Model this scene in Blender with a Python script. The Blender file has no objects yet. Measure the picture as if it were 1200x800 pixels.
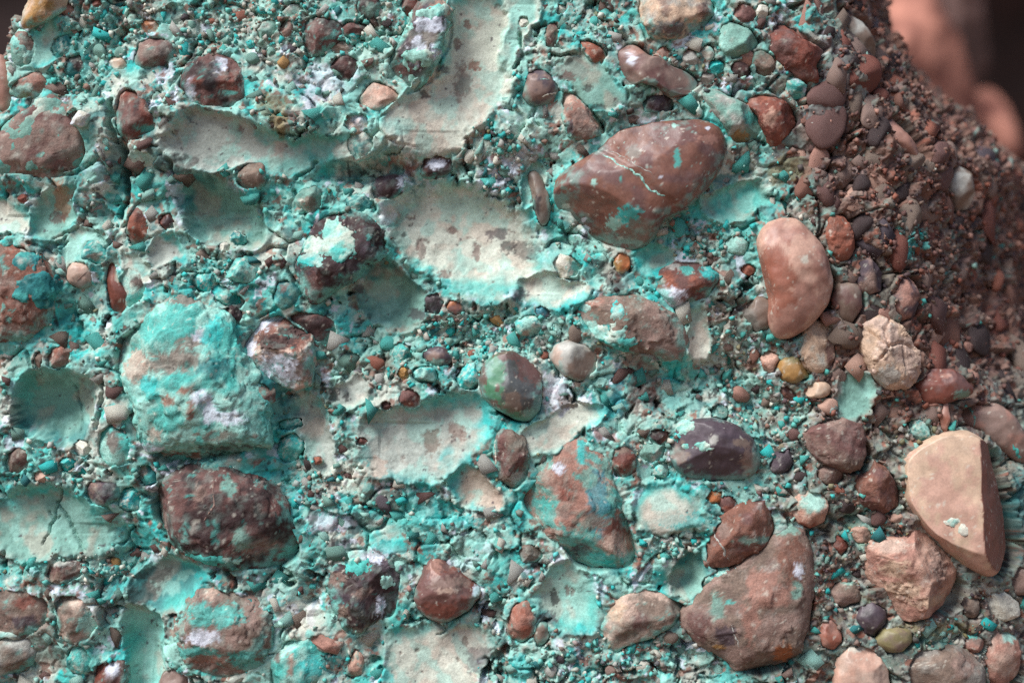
import bpy, bmesh, math, random
import numpy as np
from mathutils import Vector

# ------------------------------------------------------------------ camera, sky, sun, exposure
scene = bpy.context.scene
COL = scene.collection
D = 1.2 * 50.0 / 36.0                      # metres from the lens to the rock face; the frame is 1.2 m wide there
cam_data = bpy.data.cameras.new('camera')
cam_data.lens = 50.0
cam_data.sensor_width = 36.0
cam_data.clip_start = 0.05
cam_data.clip_end = 400.0
cam_data.dof.use_dof = True
cam_data.dof.focus_distance = D - 0.012
cam_data.dof.aperture_fstop = 1.2
cam = bpy.data.objects.new('camera', cam_data)
cam.location = (0, -D, 0)
cam.rotation_euler = (math.pi / 2, 0, 0)
COL.objects.link(cam)
scene.camera = cam

SUN_TO = Vector((-0.52, -0.45, 0.84)).normalized()     # direction towards the bright part of the overcast sky
world = bpy.data.worlds.new('World')
scene.world = world
world.use_nodes = True
wn = world.node_tree
sky = wn.nodes.new('ShaderNodeTexSky')
sky.sky_type = 'NISHITA'
sky.sun_disc = False
sky.sun_elevation = math.asin(SUN_TO.z)
sky.sun_rotation = math.atan2(SUN_TO.x, SUN_TO.y)
sky.air_density = 1.0
sky.dust_density = 1.0
sky.ozone_density = 1.0
bg = wn.nodes['Background']
bg.inputs['Strength'].default_value = 0.053
wn.links.new(sky.outputs['Color'], bg.inputs['Color'])

sun_data = bpy.data.lights.new('sun', 'SUN')
sun_data.energy = 2.7
sun_data.angle = math.radians(28)
sun_data.color = (1.0, 0.98, 0.96)
sun = bpy.data.objects.new('sun', sun_data)
sun.rotation_euler = (-SUN_TO).to_track_quat('-Z', 'Y').to_euler()
COL.objects.link(sun)

scene.cycles.use_denoising = False        # keep the fine grain
vs = scene.view_settings
vs.view_transform = 'Standard'
vs.look = 'None'
vs.gamma = 1.0
vs.use_curve_mapping = False
vs.exposure = 1.03

# ------------------------------------------------------------------ noise and colour helpers
RNG = np.random.default_rng(11)
T2 = RNG.random((256, 256)).astype(np.float32)
T3 = RNG.random((64, 64, 64)).astype(np.float32)
W2 = RNG.random((256, 256, 4)).astype(np.float32)

def vn2(x, y):
    xi = np.floor(x).astype(np.int32); yi = np.floor(y).astype(np.int32)
    fx = (x - xi).astype(np.float32); fy = (y - yi).astype(np.float32)
    fx = fx * fx * (3 - 2 * fx); fy = fy * fy * (3 - 2 * fy)
    x0 = xi & 255; x1 = (xi + 1) & 255; y0 = yi & 255; y1 = (yi + 1) & 255
    a = T2[x0, y0]; b = T2[x1, y0]; c = T2[x0, y1]; d = T2[x1, y1]
    return (a + (b - a) * fx) * (1 - fy) + (c + (d - c) * fx) * fy

def fbm2(x, y, octv=4, seed=0.0, gain=0.5):
    s = np.zeros_like(x, dtype=np.float32); a = 1.0; t = 0.0
    for i in range(octv):
        k = 2.03 ** i
        ca, sa = math.cos(0.6 * i + seed), math.sin(0.6 * i + seed)
        s += a * (vn2((x * ca - y * sa) * k + seed * 17.3 + 5.1 * i, (x * sa + y * ca) * k + seed * 9.7 + 3.3 * i) * 2 - 1)
        t += a; a *= gain
    return s / t

def vn3(p):
    pi = np.floor(p).astype(np.int32); f = (p - pi).astype(np.float32); f = f * f * (3 - 2 * f)
    o = 0
    for dx in (0, 1):
        wx = f[:, 0] if dx else 1 - f[:, 0]
        for dy in (0, 1):
            wy = f[:, 1] if dy else 1 - f[:, 1]
            for dz in (0, 1):
                wz = f[:, 2] if dz else 1 - f[:, 2]
                o = o + wx * wy * wz * T3[(pi[:, 0] + dx) & 63, (pi[:, 1] + dy) & 63, (pi[:, 2] + dz) & 63]
    return o

def fbm3(p, octv=3, seed=0.0, gain=0.5):
    s = 0; a = 1.0; t = 0.0
    for i in range(octv):
        s = s + a * (vn3(p * 2.07 ** i + seed * 7.31 + i * 11.7) * 2 - 1); t += a; a *= gain
    return s / t

def worley(x, y, seed=0):
    xi = np.floor(x).astype(np.int32); yi = np.floor(y).astype(np.int32)
    f1 = np.full(x.shape, 9.0, np.float32); f2 = f1.copy()
    r1 = np.zeros(x.shape, np.float32); r2 = r1.copy(); ox = r1.copy(); oy = r1.copy()
    for dx in (-1, 0, 1):
        for dy in (-1, 0, 1):
            w = W2[(xi + dx + seed * 37) & 255, (yi + dy + seed * 59) & 255]
            d = np.hypot(xi + dx + w[..., 0] - x, yi + dy + w[..., 1] - y).astype(np.float32)
            near = d < f1
            f2 = np.where(near, f1, np.minimum(f2, d))
            r1 = np.where(near, w[..., 2], r1); r2 = np.where(near, w[..., 3], r2)
            ox = np.where(near, x - (xi + dx + w[..., 0]), ox); oy = np.where(near, y - (yi + dy + w[..., 1]), oy)
            f1 = np.where(near, d, f1)
    return f1, f2, r1, r2, ox, oy

def sst(a, b, x):
    t = np.clip((x - a) / (b - a), 0, 1)
    return t * t * (3 - 2 * t)

def lin(c):
    c = np.asarray(c, dtype=np.float64) / 255.0
    return np.where(c <= 0.04045, c / 12.92, ((c + 0.055) / 1.055) ** 2.4).astype(np.float32)

# the rock's own colours
P = {k: lin(v) for k, v in dict(
    cream=(206, 203, 188), tan=(172, 171, 163), pinktan=(190, 164, 148), paleteal=(154, 204, 191), teal=(76, 174, 164),
    turq=(40, 184, 180), deepteal=(36, 116, 118), blueteal=(58, 126, 138), greengrey=(116, 158, 145), grey=(132, 126, 118),
    greybrown=(122, 104, 92), brown=(108, 76, 71), warmbrown=(124, 84, 70), darkbrown=(58, 41, 41), black=(44, 36, 38),
    purple=(78, 66, 73), mauve=(136, 112, 102), red=(118, 66, 54), brick=(146, 88, 70), orange=(172, 104, 62), ochre=(168, 128, 76),
    white=(214, 220, 232), salmon=(188, 150, 132), olive=(128, 120, 84), rose=(160, 118, 104), green=(74, 128, 96),
    sand=(192, 164, 140)).items()}

def outline(pts, n=96, smooth=2):
    """radius as a function of angle about the centroid, in pixels of the photograph's face plane"""
    p = np.array(pts, dtype=np.float64)
    q = []
    for i in range(len(p)):
        a, b = p[i], p[(i + 1) % len(p)]
        for t in np.linspace(0, 1, 12, endpoint=False): q.append(a + (b - a) * t)
    q = np.array(q)
    x0, y0 = p[:, 0], p[:, 1]; x1, y1 = np.roll(x0, -1), np.roll(y0, -1)
    cr = x0 * y1 - x1 * y0; A = cr.sum() / 2
    if abs(A) < 1: c = p.mean(0)
    else: c = np.array([((x0 + x1) * cr).sum(), ((y0 + y1) * cr).sum()]) / (6 * A)
    d = q - c
    th = np.arctan2(d[:, 1], d[:, 0]); r = np.hypot(d[:, 0], d[:, 1])
    o = np.argsort(th); th, r = th[o], r[o]
    g = np.linspace(-math.pi, math.pi, n, endpoint=False)
    rr = np.interp(g, np.r_[th - 2 * math.pi, th, th + 2 * math.pi], np.r_[r, r, r])
    for _ in range(smooth): rr = (np.roll(rr, 1) + 2 * rr + np.roll(rr, -1)) / 4
    return c[0], c[1], rr

def rad_at(rr, th):
    n = len(rr); t = (th + math.pi) / (2 * math.pi) * n
    i = np.floor(t).astype(int); f = t - i
    return rr[i % n] * (1 - f) + rr[(i + 1) % n] * f

def angn(th, k, off): return vn2(k * np.cos(th) + off * 3.1 + 40, k * np.sin(th) + off * 1.7 + 40)

def polydist(u, v, pts):
    best = np.full(u.shape, 1e9)
    for (ax, ay), (bx, by) in zip(pts[:-1], pts[1:]):
        dx, dy = bx - ax, by - ay
        t = np.clip(((u - ax) * dx + (v - ay) * dy) / (dx * dx + dy * dy + 1e-9), 0, 1)
        best = np.minimum(best, np.hypot(u - ax - t * dx, v - ay - t * dy))
    return best

def link_mesh(name, verts, faces, colors, mat, parent=None, loc=(0, 0, 0), smooth=True):
    me = bpy.data.meshes.new(name)
    verts = np.asarray(verts, np.float32); faces = np.asarray(faces, np.int32)
    nv, nf, k = len(verts), len(faces), faces.shape[1]
    me.vertices.add(nv); me.vertices.foreach_set('co', verts.ravel())
    me.loops.add(nf * k); me.loops.foreach_set('vertex_index', faces.ravel())
    me.polygons.add(nf); me.polygons.foreach_set('loop_start', np.arange(0, nf * k, k, dtype=np.int32))
    me.update(calc_edges=True)
    if smooth: me.polygons.foreach_set('use_smooth', np.ones(nf, bool))
    if colors is not None:
        a = me.color_attributes.new('Col', 'FLOAT_COLOR', 'POINT')
        c4 = np.ones((nv, 4), np.float32); c4[:, :3] = np.clip(colors, 0.004, 0.9)
        a.data.foreach_set('color', c4.ravel())
    me.materials.append(mat)
    o = bpy.data.objects.new(name, me); o.location = loc
    COL.objects.link(o)
    if parent is not None: o.parent = parent
    return o

# ------------------------------------------------------------------ materials
def stone_material(name, rough, fine, bump, dust=0.0, dust_col=(0.5, 0.5, 0.45), scale=1.0, spec=0.4, palette=None):
    m = bpy.data.materials.new(name); m.use_nodes = True
    nt = m.node_tree; N = nt.nodes; L = nt.links
    b = N['Principled BSDF']
    tc = N.new('ShaderNodeTexCoord'); oi = N.new('ShaderNodeObjectInfo')
    off = N.new('ShaderNodeVectorMath'); off.operation = 'MULTIPLY_ADD'
    off.inputs[0].default_value = (1, 1, 1)
    cmb = N.new('ShaderNodeCombineXYZ')
    mul = N.new('ShaderNodeMath'); mul.operation = 'MULTIPLY'; mul.inputs[1].default_value = 37.0
    L.new(oi.outputs['Random'], mul.inputs[0])
    for i in range(3): L.new(mul.outputs[0], cmb.inputs[i])
    L.new(tc.outputs['Object'], off.inputs[0]); off.inputs[1].default_value = (1, 1, 1); L.new(cmb.outputs[0], off.inputs[2])
    n1 = N.new('ShaderNodeTexNoise'); n1.inputs['Scale'].default_value = 420 * scale; n1.inputs['Detail'].default_value = 4
    n1.inputs['Roughness'].default_value = 0.7
    n2 = N.new('ShaderNodeTexNoise'); n2.inputs['Scale'].default_value = 95 * scale; n2.inputs['Detail'].default_value = 5
    n2.inputs['Roughness'].default_value = 0.65
    for n in (n1, n2): L.new(off.outputs[0], n.inputs['Vector'])
    mr = N.new('ShaderNodeMapRange'); mr.inputs['From Min'].default_value = 0.3; mr.inputs['From Max'].default_value = 0.7
    mr.inputs['To Min'].default_value = 1 - fine; mr.inputs['To Max'].default_value = 1 + fine * 0.8
    L.new(n1.outputs['Fac'], mr.inputs['Value'])
    mr2 = N.new('ShaderNodeMapRange'); mr2.inputs['From Min'].default_value = 0.3; mr2.inputs['From Max'].default_value = 0.7
    mr2.inputs['To Min'].default_value = 1 - fine * 0.9; mr2.inputs['To Max'].default_value = 1 + fine * 0.6
    L.new(n2.outputs['Fac'], mr2.inputs['Value'])
    mm = N.new('ShaderNodeMath'); mm.operation = 'MULTIPLY'
    L.new(mr.outputs[0], mm.inputs[0]); L.new(mr2.outputs[0], mm.inputs[1])
    if palette is None:
        at = N.new('ShaderNodeAttribute'); at.attribute_name = 'Col'; src = at.outputs['Color']
    else:
        rp = N.new('ShaderNodeValToRGB'); rp.color_ramp.interpolation = 'CONSTANT'
        el = rp.color_ramp.elements
        while len(el) < len(palette): el.new(0.5)
        for i, c in enumerate(palette):
            el[i].position = i / len(palette); el[i].color = (*[float(k) for k in P[c]], 1)
        L.new(oi.outputs['Random'], rp.inputs['Fac']); src = rp.outputs['Color']
    vm = N.new('ShaderNodeVectorMath'); vm.operation = 'SCALE'
    L.new(src, vm.inputs[0]); L.new(mm.outputs[0], vm.inputs['Scale'])
    out = vm.outputs[0]
    if dust > 0:
        n3 = N.new('ShaderNodeTexNoise'); n3.inputs['Scale'].default_value = 55 * scale; n3.inputs['Detail'].default_value = 8
        n3.inputs['Roughness'].default_value = 0.78
        L.new(off.outputs[0], n3.inputs['Vector'])
        m3 = N.new('ShaderNodeMapRange'); m3.inputs['From Min'].default_value = 0.52; m3.inputs['From Max'].default_value = 0.72
        m3.inputs['To Min'].default_value = 0.0; m3.inputs['To Max'].default_value = dust
        L.new(n3.outputs['Fac'], m3.inputs['Value'])
        mx = N.new('ShaderNodeMix'); mx.data_type = 'RGBA'
        L.new(m3.outputs[0], mx.inputs[0]); L.new(out, mx.inputs[6]); mx.inputs[7].default_value = (*dust_col, 1)
        out = mx.outputs[2]
    L.new(out, b.inputs['Base Color'])
    b.inputs['Roughness'].default_value = rough
    b.inputs['Specular IOR Level'].default_value = spec
    mrr = N.new('ShaderNodeMapRange'); mrr.inputs['To Min'].default_value = rough - 0.12; mrr.inputs['To Max'].default_value = min(1, rough + 0.14)
    L.new(n2.outputs['Fac'], mrr.inputs['Value']); L.new(mrr.outputs[0], b.inputs['Roughness'])
    ad = N.new('ShaderNodeMath'); ad.operation = 'MULTIPLY_ADD'; ad.inputs[1].default_value = 0.35
    L.new(n1.outputs['Fac'], ad.inputs[0]); L.new(n2.outputs['Fac'], ad.inputs[2])
    bp = N.new('ShaderNodeBump'); bp.inputs['Strength'].default_value = bump; bp.inputs['Distance'].default_value = 0.002 / scale
    L.new(ad.outputs[0], bp.inputs['Height']); L.new(bp.outputs[0], b.inputs['Normal'])
    return m

M_ROCK = stone_material('conglomerate_matrix', 0.82, 0.20, 0.55, 0.0)
M_STONE = stone_material('weathered_cobble', 0.74, 0.30, 0.8, 0.22, (0.40, 0.40, 0.36), spec=0.35)
M_SMOOTH = stone_material('polished_cobble', 0.48, 0.14, 0.18, 0.16, (0.45, 0.42, 0.38), spec=0.5)
M_CRUST = stone_material('copper_mineral_crust', 0.80, 0.26, 0.7)
M_CHIP = stone_material('crumb_mix', 0.8, 0.25, 0.5)
M_PEB_BROWN = stone_material('small_brown_pebbles', 0.68, 0.25, 0.5, 0.35, (0.34, 0.40, 0.36),
                             palette=['brown', 'mauve', 'darkbrown', 'greybrown', 'rose', 'brown', 'brick', 'greybrown', 'red', 'warmbrown', 'darkbrown', 'purple', 'brown', 'salmon', 'mauve'])
M_PEB_MIX = stone_material('small_mixed_pebbles', 0.72, 0.25, 0.5, 0.45, (0.30, 0.48, 0.44),
                           palette=['greengrey', 'brown', 'tan', 'purple', 'paleteal', 'greybrown', 'mauve', 'cream', 'darkbrown', 'teal', 'ochre', 'greybrown', 'brick', 'greengrey'])
M_PEB_TEAL = stone_material('turquoise_chips', 0.75, 0.3, 0.6, 0.35, (0.45, 0.6, 0.55),
                            palette=['teal', 'paleteal', 'turq', 'greengrey', 'paleteal', 'teal', 'cream', 'deepteal', 'turq', 'tan'])

# ------------------------------------------------------------------ what the photograph shows, in pixels of the face plane (1 px = 1 mm at the face)
def E(cx, cy, rx, ry, rot=0, seed=1, n=11, jit=0.10):
    r = random.Random(seed * 7919 + int(cx) * 31 + int(cy)); a = math.radians(rot); out = []
    for i in range(n):
        t = 2 * math.pi * i / n; k = 1 + r.uniform(-jit, jit)
        x, y = rx * k * math.cos(t), ry * k * math.sin(t)
        out.append((cx + x * math.cos(a) - y * math.sin(a), cy + x * math.sin(a) + y * math.cos(a)))
    return out

# smooth casts left where cobbles have dropped out, and smooth coated plates:
# outline, depth, colour of the middle, colour of the rim, rim width, tilt (u, v), flaked spots
HOLLOWS = [
 ([(188,172),(205,155),(225,130),(275,134),(300,150),(345,165),(400,160),(440,150),(446,165),(425,180),(400,188),(360,200),(320,206),(290,196),(262,205),(230,204),(198,186)], 5, 'tan','teal',.55,(0,.10),.25),
 ([(532,-20),(612,-20),(608,40),(604,90),(585,120),(560,145),(546,160),(545,188),(505,186),(472,180),(447,152),(442,132),(478,112),(505,90),(522,45)], 8, 'cream','paleteal',.35,(-.10,.05),.5),
 ([(447,252),(460,228),(490,215),(520,210),(560,215),(595,235),(615,262),(640,285),(652,312),(640,340),(600,352),(560,356),(530,342),(505,322),(480,302),(458,282)], 15, 'cream','teal',.55,(.05,.22),.55),
 ([(412,335),(430,305),(455,300),(482,328),(505,348),(498,375),(470,386),(440,390),(424,365)], 14, 'greengrey','deepteal',.5,(0,.18),.4),
 ([(205,240),(210,215),(240,206),(275,215),(300,235),(312,265),(302,290),(262,298),(232,290),(214,268)], 26, 'greengrey','deepteal',.5,(.0,.16),.2),
 ([(37,236),(95,214),(97,255),(72,276),(37,287)], 8, 'greengrey','teal',.5,(-.05,.1),.3),
 ([(-30,236),(0,230),(36,240),(37,280),(20,272),(-30,268)], 3, 'cream','teal',.4,(0,.1),.2),
 ([(66,292),(82,268),(100,262),(126,280),(128,306),(108,302),(84,322),(70,318)], 3, 'paleteal','teal',.5,(0,.05),.1),
 ([(172,290),(200,275),(214,294),(219,312),(182,313)], 3, 'tan','teal',.35,(0,.1),.2),
 ([(145,296),(165,290),(180,310),(178,332),(158,330)], 2, 'cream','tan',.4,(0,.1),.3),
 ([(16,480),(22,455),(40,436),(75,432),(115,445),(122,470),(116,500),(105,520),(75,530),(45,514),(20,502)], 26, 'greengrey','deepteal',.6,(.08,.10),.25),
 ([(-25,600),(5,580),(30,566),(62,565),(100,580),(128,608),(140,638),(110,650),(70,652),(30,655),(-25,645)], 8, 'greengrey','teal',.5,(.0,.16),.3),
 ([(134,742),(137,716),(150,708),(176,711),(188,735),(192,770),(192,830),(150,830),(143,775)], 20, 'paleteal','teal',.7,(.1,.03),.15),
 ([(145,690),(165,665),(200,650),(236,668),(232,690),(205,715),(180,722),(152,712)], 8, 'deepteal','teal',.5,(-.12,.05),.75),
 ([(330,472),(350,459),(380,465),(390,500),(396,550),(376,552),(356,522),(332,492)], 14, 'tan','paleteal',.4,(.12,.08),.2),
 ([(384,470),(390,450),(412,440),(432,448),(430,470),(412,482)], 3, 'tan','cream',.4,(0,.1),.5),
 ([(423,486),(440,482),(500,472),(525,458),(552,455),(576,475),(580,500),(566,522),(540,546),(510,566),(470,562),(440,556),(420,545),(421,515)], 8, 'tan','turq',.55,(0,.16),.4),
 ([(530,552),(548,540),(568,548),(590,580),(590,596),(560,596),(536,590)], 6, 'pinktan','turq',.6,(.12,.0),.2),
 ([(605,508),(620,500),(648,488),(668,470),(700,474),(714,488),(690,506),(668,520),(642,532),(615,532)], 2, 'cream','paleteal',.35,(0,.12),.5),
 ([(735,588),(758,566),(800,564),(830,590),(826,616),(780,628),(740,612)], -5, 'cream','teal',.6,(0,.12),.3),
 ([(740,300),(762,284),(790,290),(788,312),(766,324),(744,320)], 3, 'teal','turq',.4,(0,.2),.15),
 ([(800,364),(822,356),(836,384),(830,420),(812,420),(802,394)], 3, 'cream','paleteal',.3,(.1,.05),.4),
 ([(822,232),(850,212),(890,206),(902,232),(880,252),(845,262),(826,256)], 5, 'teal','greengrey',.5,(-.1,.16),.3),
 ([(626,690),(648,662),(676,660),(700,690),(706,720),(694,742),(650,738),(628,716)], 9, 'paleteal','teal',.6,(.08,.06),.5),
 ([(780,668),(800,642),(820,640),(830,668),(822,694),(800,700),(782,690)], 15, 'greengrey','deepteal',.5,(.1,.1),.4),
 ([(457,737),(490,727),(520,733),(550,727),(582,745),(584,766),(566,786),(562,830),(455,830),(453,772)], 4, 'cream','paleteal',.35,(0,.10),.5),
 ([(650,76),(690,64),(720,92),(733,115),(722,134),(692,131),(668,110)], -5, 'greengrey','teal',.4,(0,.12),.5),
 ([(985,440),(1012,432),(1030,450),(1020,484),(992,492),(976,470)], 4, 'greengrey','tan',.5,(0,.1),.3),
 ([(604,330),(640,318),(668,336),(690,330),(690,350),(650,370),(612,356)], 3, 'cream','teal',.5,(0,.14),.4),
 ([(598,-20),(628,-20),(632,20),(612,44),(598,60),(606,96),(598,110),(588,60)], 2, 'paleteal','cream',.4,(0,.05),.4),
 ([(612,212),(632,190),(644,206),(640,232),(616,244)], 3, 'paleteal','turq',.4,(0,.1),.3),
 ([(30,48),(62,30),(80,40),(70,70),(44,78)], 3, 'paleteal','turq',.5,(0,.1),.3),
 ([(640,610),(700,588),(716,598),(690,616),(650,622)], 2, 'paleteal','turq',.5,(0,.1),.3),
]

# flat stains, mineral blooms and some painted shade on the matrix: centre, radii, colour, raggedness
STAINS_AND_SHADE = [
 (541,98,11,20,'brown'),(520,36,5,4,'red'),(548,28,5,5,'red'),(535,52,4,8,'brown'),(556,76,8,6,'brick'),(497,112,6,5,'black'),(521,82,6,5,'purple'),
 (492,290,6,16,'brown'),(528,268,6,6,'brown'),(558,293,5,12,'brown'),(520,321,9,5,'mauve'),(478,262,2,2,'black'),(471,273,3,3,'black'),(534,285,2,2,'black'),
 (584,272,14,8,'purple'),(596,288,10,8,'black'),(618,292,16,14,'black'),(608,345,10,8,'purple'),(486,368,12,8,'purple'),(418,337,6,6,'purple'),
 (335,150,16,9,'brick'),(345,140,12,8,'brown'),(322,128,22,16,'olive'),(330,150,12,12,'olive'),(282,152,4,5,'brown'),
 (70,232,10,22,'orange'),(64,255,10,8,'brown'),(52,200,30,6,'darkbrown'),(205,195,26,12,'darkbrown'),(178,676,24,10,'darkbrown'),(166,698,18,12,'darkbrown'),
 (195,740,5,9,'brown'),(505,520,12,14,'greybrown'),(536,505,12,10,'mauve'),(440,545,16,12,'pinktan'),(388,462,8,14,'black'),(405,466,4,5,'black'),
 (652,460,18,22,'white'),(666,470,12,10,'greybrown'),(385,612,26,14,'white'),(420,612,13,14,'black'),(395,638,26,8,'black'),(368,600,8,14,'purple'),
 (330,618,16,18,'teal'),(20,518,12,10,'white'),(440,650,22,10,'white'),(545,752,5,6,'greybrown'),(522,772,10,10,'cream'),(560,770,16,18,'purple'),
 (630,660,10,8,'black'),(665,692,3,6,'brown'),(650,700,5,10,'black'),(640,722,14,6,'purple'),(700,128,8,4,'black'),(688,106,7,5,'darkbrown'),(714,88,3,4,'black'),
 (668,84,22,14,'grey'),(665,92,10,6,'brown'),(760,440,14,26,'brown'),(748,420,22,10,'brown'),(744,462,10,30,'brown'),(770,470,10,18,'brown'),(786,450,12,30,'turq'),
 (724,452,8,34,'blueteal'),(460,178,30,5,'greengrey'),(610,600,30,10,'turq'),(500,590,36,24,'turq'),(470,602,30,16,'teal'),(525,612,40,10,'turq'),(270,740,40,10,'teal'),
 (420,70,60,30,'paleteal'),(388,100,40,22,'white'),(415,118,26,20,'paleteal'),(275,100,12,60,'paleteal'),(620,140,22,30,'paleteal'),(290,455,20,30,'deepteal'),
 (320,470,24,40,'deepteal'),(300,520,30,20,'deepteal'),(150,150,30,12,'teal'),(140,190,12,30,'deepteal'),(105,190,22,30,'teal'),(20,400,40,18,'turq'),(20,440,20,30,'teal'),  # deepteal patches right of the bulging mass put its shade into colour
 (345,590,10,34,'turq'),(460,640,20,10,'turq'),(700,440,16,14,'paleteal'),(690,360,40,16,'turq'),(735,370,10,10,'turq'),(560,640,40,26,'paleteal'),(585,660,14,30,'teal'),
 (350,640,34,20,'teal'),(340,680,24,26,'paleteal'),(330,770,50,40,'paleteal'),(360,720,20,20,'cream'),(640,770,30,24,'paleteal'),(670,765,10,10,'turq'),(610,780,20,14,'turq'),
 (800,610,30,10,'turq'),(780,605,24,10,'cream'),(830,560,30,6,'paleteal'),(870,560,24,8,'paleteal'),(848,410,30,30,'cream'),(860,370,30,26,'greybrown'),(800,470,26,20,'paleteal'),
 (930,170,30,40,'brown'),(925,200,26,20,'olive'),(970,120,24,60,'purple'),(960,200,18,40,'brown'),(985,210,24,40,'mauve'),(1058,282,20,22,'turq'),(1000,350,20,14,'greengrey'),
 (740,500,26,14,'paleteal'),(760,400,26,10,'teal'),(790,420,20,14,'turq'),(470,420,40,18,'greengrey'),(440,430,30,14,'greybrown'),(640,385,40,10,'paleteal'),(590,372,30,10,'paleteal'),
 (60,760,50,30,'greybrown'),(40,720,30,20,'mauve'),(100,720,26,24,'tan'),(100,770,24,20,'teal'),(30,665,30,10,'teal'),(870,745,20,30,'greengrey'),(1010,620,30,20,'greengrey'),
 (1080,750,40,14,'greengrey'),(1130,600,16,60,'tan'),(1095,735,40,10,'olive'),(1196,590,14,50,'deepteal'),(410,560,30,20,'cream'),(330,560,14,20,'teal'),(450,585,24,16,'greybrown'),
 (720,330,12,14,'darkbrown'),(610,180,20,14,'tan'),(755,130,30,14,'greybrown'),(690,148,18,8,'brown'),(770,72,14,10,'rose'),(830,95,14,10,'brown'),
]

# cracks in the coatings and open gaps between blocks: width, depth, polyline
CRACKS = [
 (4.0,20,[(150,168),(147,200),(149,232),(140,255)]), (5,26,[(133,120),(132,150),(140,168),(150,178)]), (1.5,5,[(70,300),(62,280),(75,272),(90,268),(98,258)]), (1.8,6,[(98,258),(112,270),(124,285)]),
 (1.6,5,[(36,285),(55,292),(66,300),(78,284)]), (1.5,5,[(75,442),(80,465),(86,482),(92,505)]), (1.6,6,[(72,566),(64,590),(58,610),(48,640)]), (1.6,6,[(62,590),(78,612),(88,632),(98,645)]),
 (1.3,4,[(52,600),(58,612),(66,606)]), 
 (2.5,9,[(607,40),(612,60),(604,80)]), 
 (1.4,5,[(512,744),(522,738),(520,728)]), (2.2,9,[(113,545),(126,548),(142,540),(158,540)]), (2.5,9,[(60,700),(68,720),(70,745)]),
 (2.6,12,[(340,315),(352,345),(362,360)]), (2.5,10,[(300,372),(322,362),(340,356)]), (2.4,9,[(345,225),(356,240),(360,252)]), (2.0,8,[(345,210),(362,200),(370,190)]),
 (2.4,10,[(60,205),(90,204),(118,188)]), (2.8,10,[(116,500),(122,470),(124,440)]), (2.0,7,[(700,440),(690,450),(682,462)]),
 (2.4,8,[(480,112),(510,92),(524,60),(530,20)]), 
]

# loose-gravel zones: centre, radii, strength, share of turquoise
GRAVEL = [
 (560,395,120,34,1.0,.7),(640,395,60,26,.9,.6),(320,35,130,40,1.0,.6),(130,30,90,34,.7,.6),(590,185,40,40,1.0,.7),(255,310,56,34,1.0,.8),(115,660,46,26,1.0,.5),
 (800,80,60,34,1.0,.5),(700,30,40,34,.8,.5),(820,285,70,30,.9,.5),(900,500,60,90,.9,.35),(1030,620,40,60,.8,.4),(985,540,60,70,.6,.4),(780,640,50,14,.8,.7),(360,560,50,40,.7,.6),
 (450,590,36,22,.7,.6),(735,765,70,34,.9,.45),(660,780,60,24,.6,.6),(920,430,60,60,.8,.4),(860,420,40,50,1.0,.2),(980,690,50,60,.7,.3),(1100,745,60,30,.7,.4),(100,100,40,30,.7,.5),
 (470,430,60,30,.7,.5),(280,445,16,14,.8,.6),(40,640,40,20,.6,.6),(1000,450,70,60,.7,.4),(1090,500,40,30,.7,.4),(600,100,16,60,.5,.6),(690,250,30,20,.4,.5),(760,530,40,30,.8,.7),
 (440,30,40,34,1.0,.7),(60,60,50,40,.7,.6),(160,30,60,30,.6,.5),(1160,720,50,60,.7,.2),(60,560,60,20,.7,.7),(300,200,50,20,.7,.6),(1100,200,140,220,.7,.25),
]

K = []   # every cobble that can be told apart
def C(label, pts, h, c1, c2, name='cobble', cat='stone', **o):
    K.append(dict(label=label, pts=pts, h=h, c1=c1, c2=c2, name=name, cat=cat, **o))

# --- upper left
C('sandy tan cobble in the top left corner of the rock', [(22,33),(23,8),(35,-14),(78,-12),(74,8),(56,20),(40,27)], 24, 'sand','ochre', off=10)
C('pinkish grey cobble with teal skin at the left silhouette edge', [(12,47),(20,33),(36,34),(41,50),(39,75),(22,83),(13,68)], 16, 'mauve','greengrey', crust=('paleteal',.1))
C('smooth pink cobble cut by the left edge of the photo near the top', [(-18,60),(2,62),(11,82),(13,110),(14,126),(4,133),(-18,124)], 18, 'rose','salmon', smooth=1)
C('small rose brown stone wearing a teal and cream crust, upper left', [(6,112),(10,100),(28,90),(40,82),(55,85),(57,100),(45,112),(20,119)], 16, 'rose','brown', patches=[(25,107,20,8,'paleteal'),(28,112,10,5,'olive')])
C('large flat brown cobble spattered with teal, below the top left corner', [(-25,172),(12,136),(60,110),(85,116),(104,146),(108,180),(98,200),(60,208),(30,204),(-25,214)], 22, 'mauve','brown', crust=('greengrey',-.04), res=2, n=1.3, patches=[(80,168,28,20,'mauve'),(22,155,16,10,'mauve'),(60,128,20,10,'mauve'),(14,190,20,10,'mauve')])
C('mauve brown pebble with a dark hollow beneath it, upper left', [(155,72),(162,50),(175,44),(195,42),(205,51),(203,70),(195,80),(175,82),(162,81)], 20, 'mauve','brown')
C('broken maroon cobble with white streaks and a hollow face', [(205,106),(212,85),(225,68),(245,62),(270,64),(284,75),(292,100),(291,122),(275,131),(240,129),(218,121)], 30, 'brown','darkbrown', ang=6, res=2, n=1.6,
  patches=[(256,78,8,14,'white'),(272,100,14,14,'red'),(222,106,6,16,'white'),(230,96,10,6,'red'),(250,90,8,24,'black'),(284,90,4,20,'tan'),(268,108,10,3,'teal')])
C('rough brick red stone with a rounded lower end', [(134,142),(137,115),(150,101),(165,108),(172,130),(188,138),(186,155),(166,164),(150,170),(140,159)], 24, 'red','brown', ang=5, n=1.6, patches=[(172,150,12,6,'teal'),(160,126,4,16,'darkbrown')])
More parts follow.
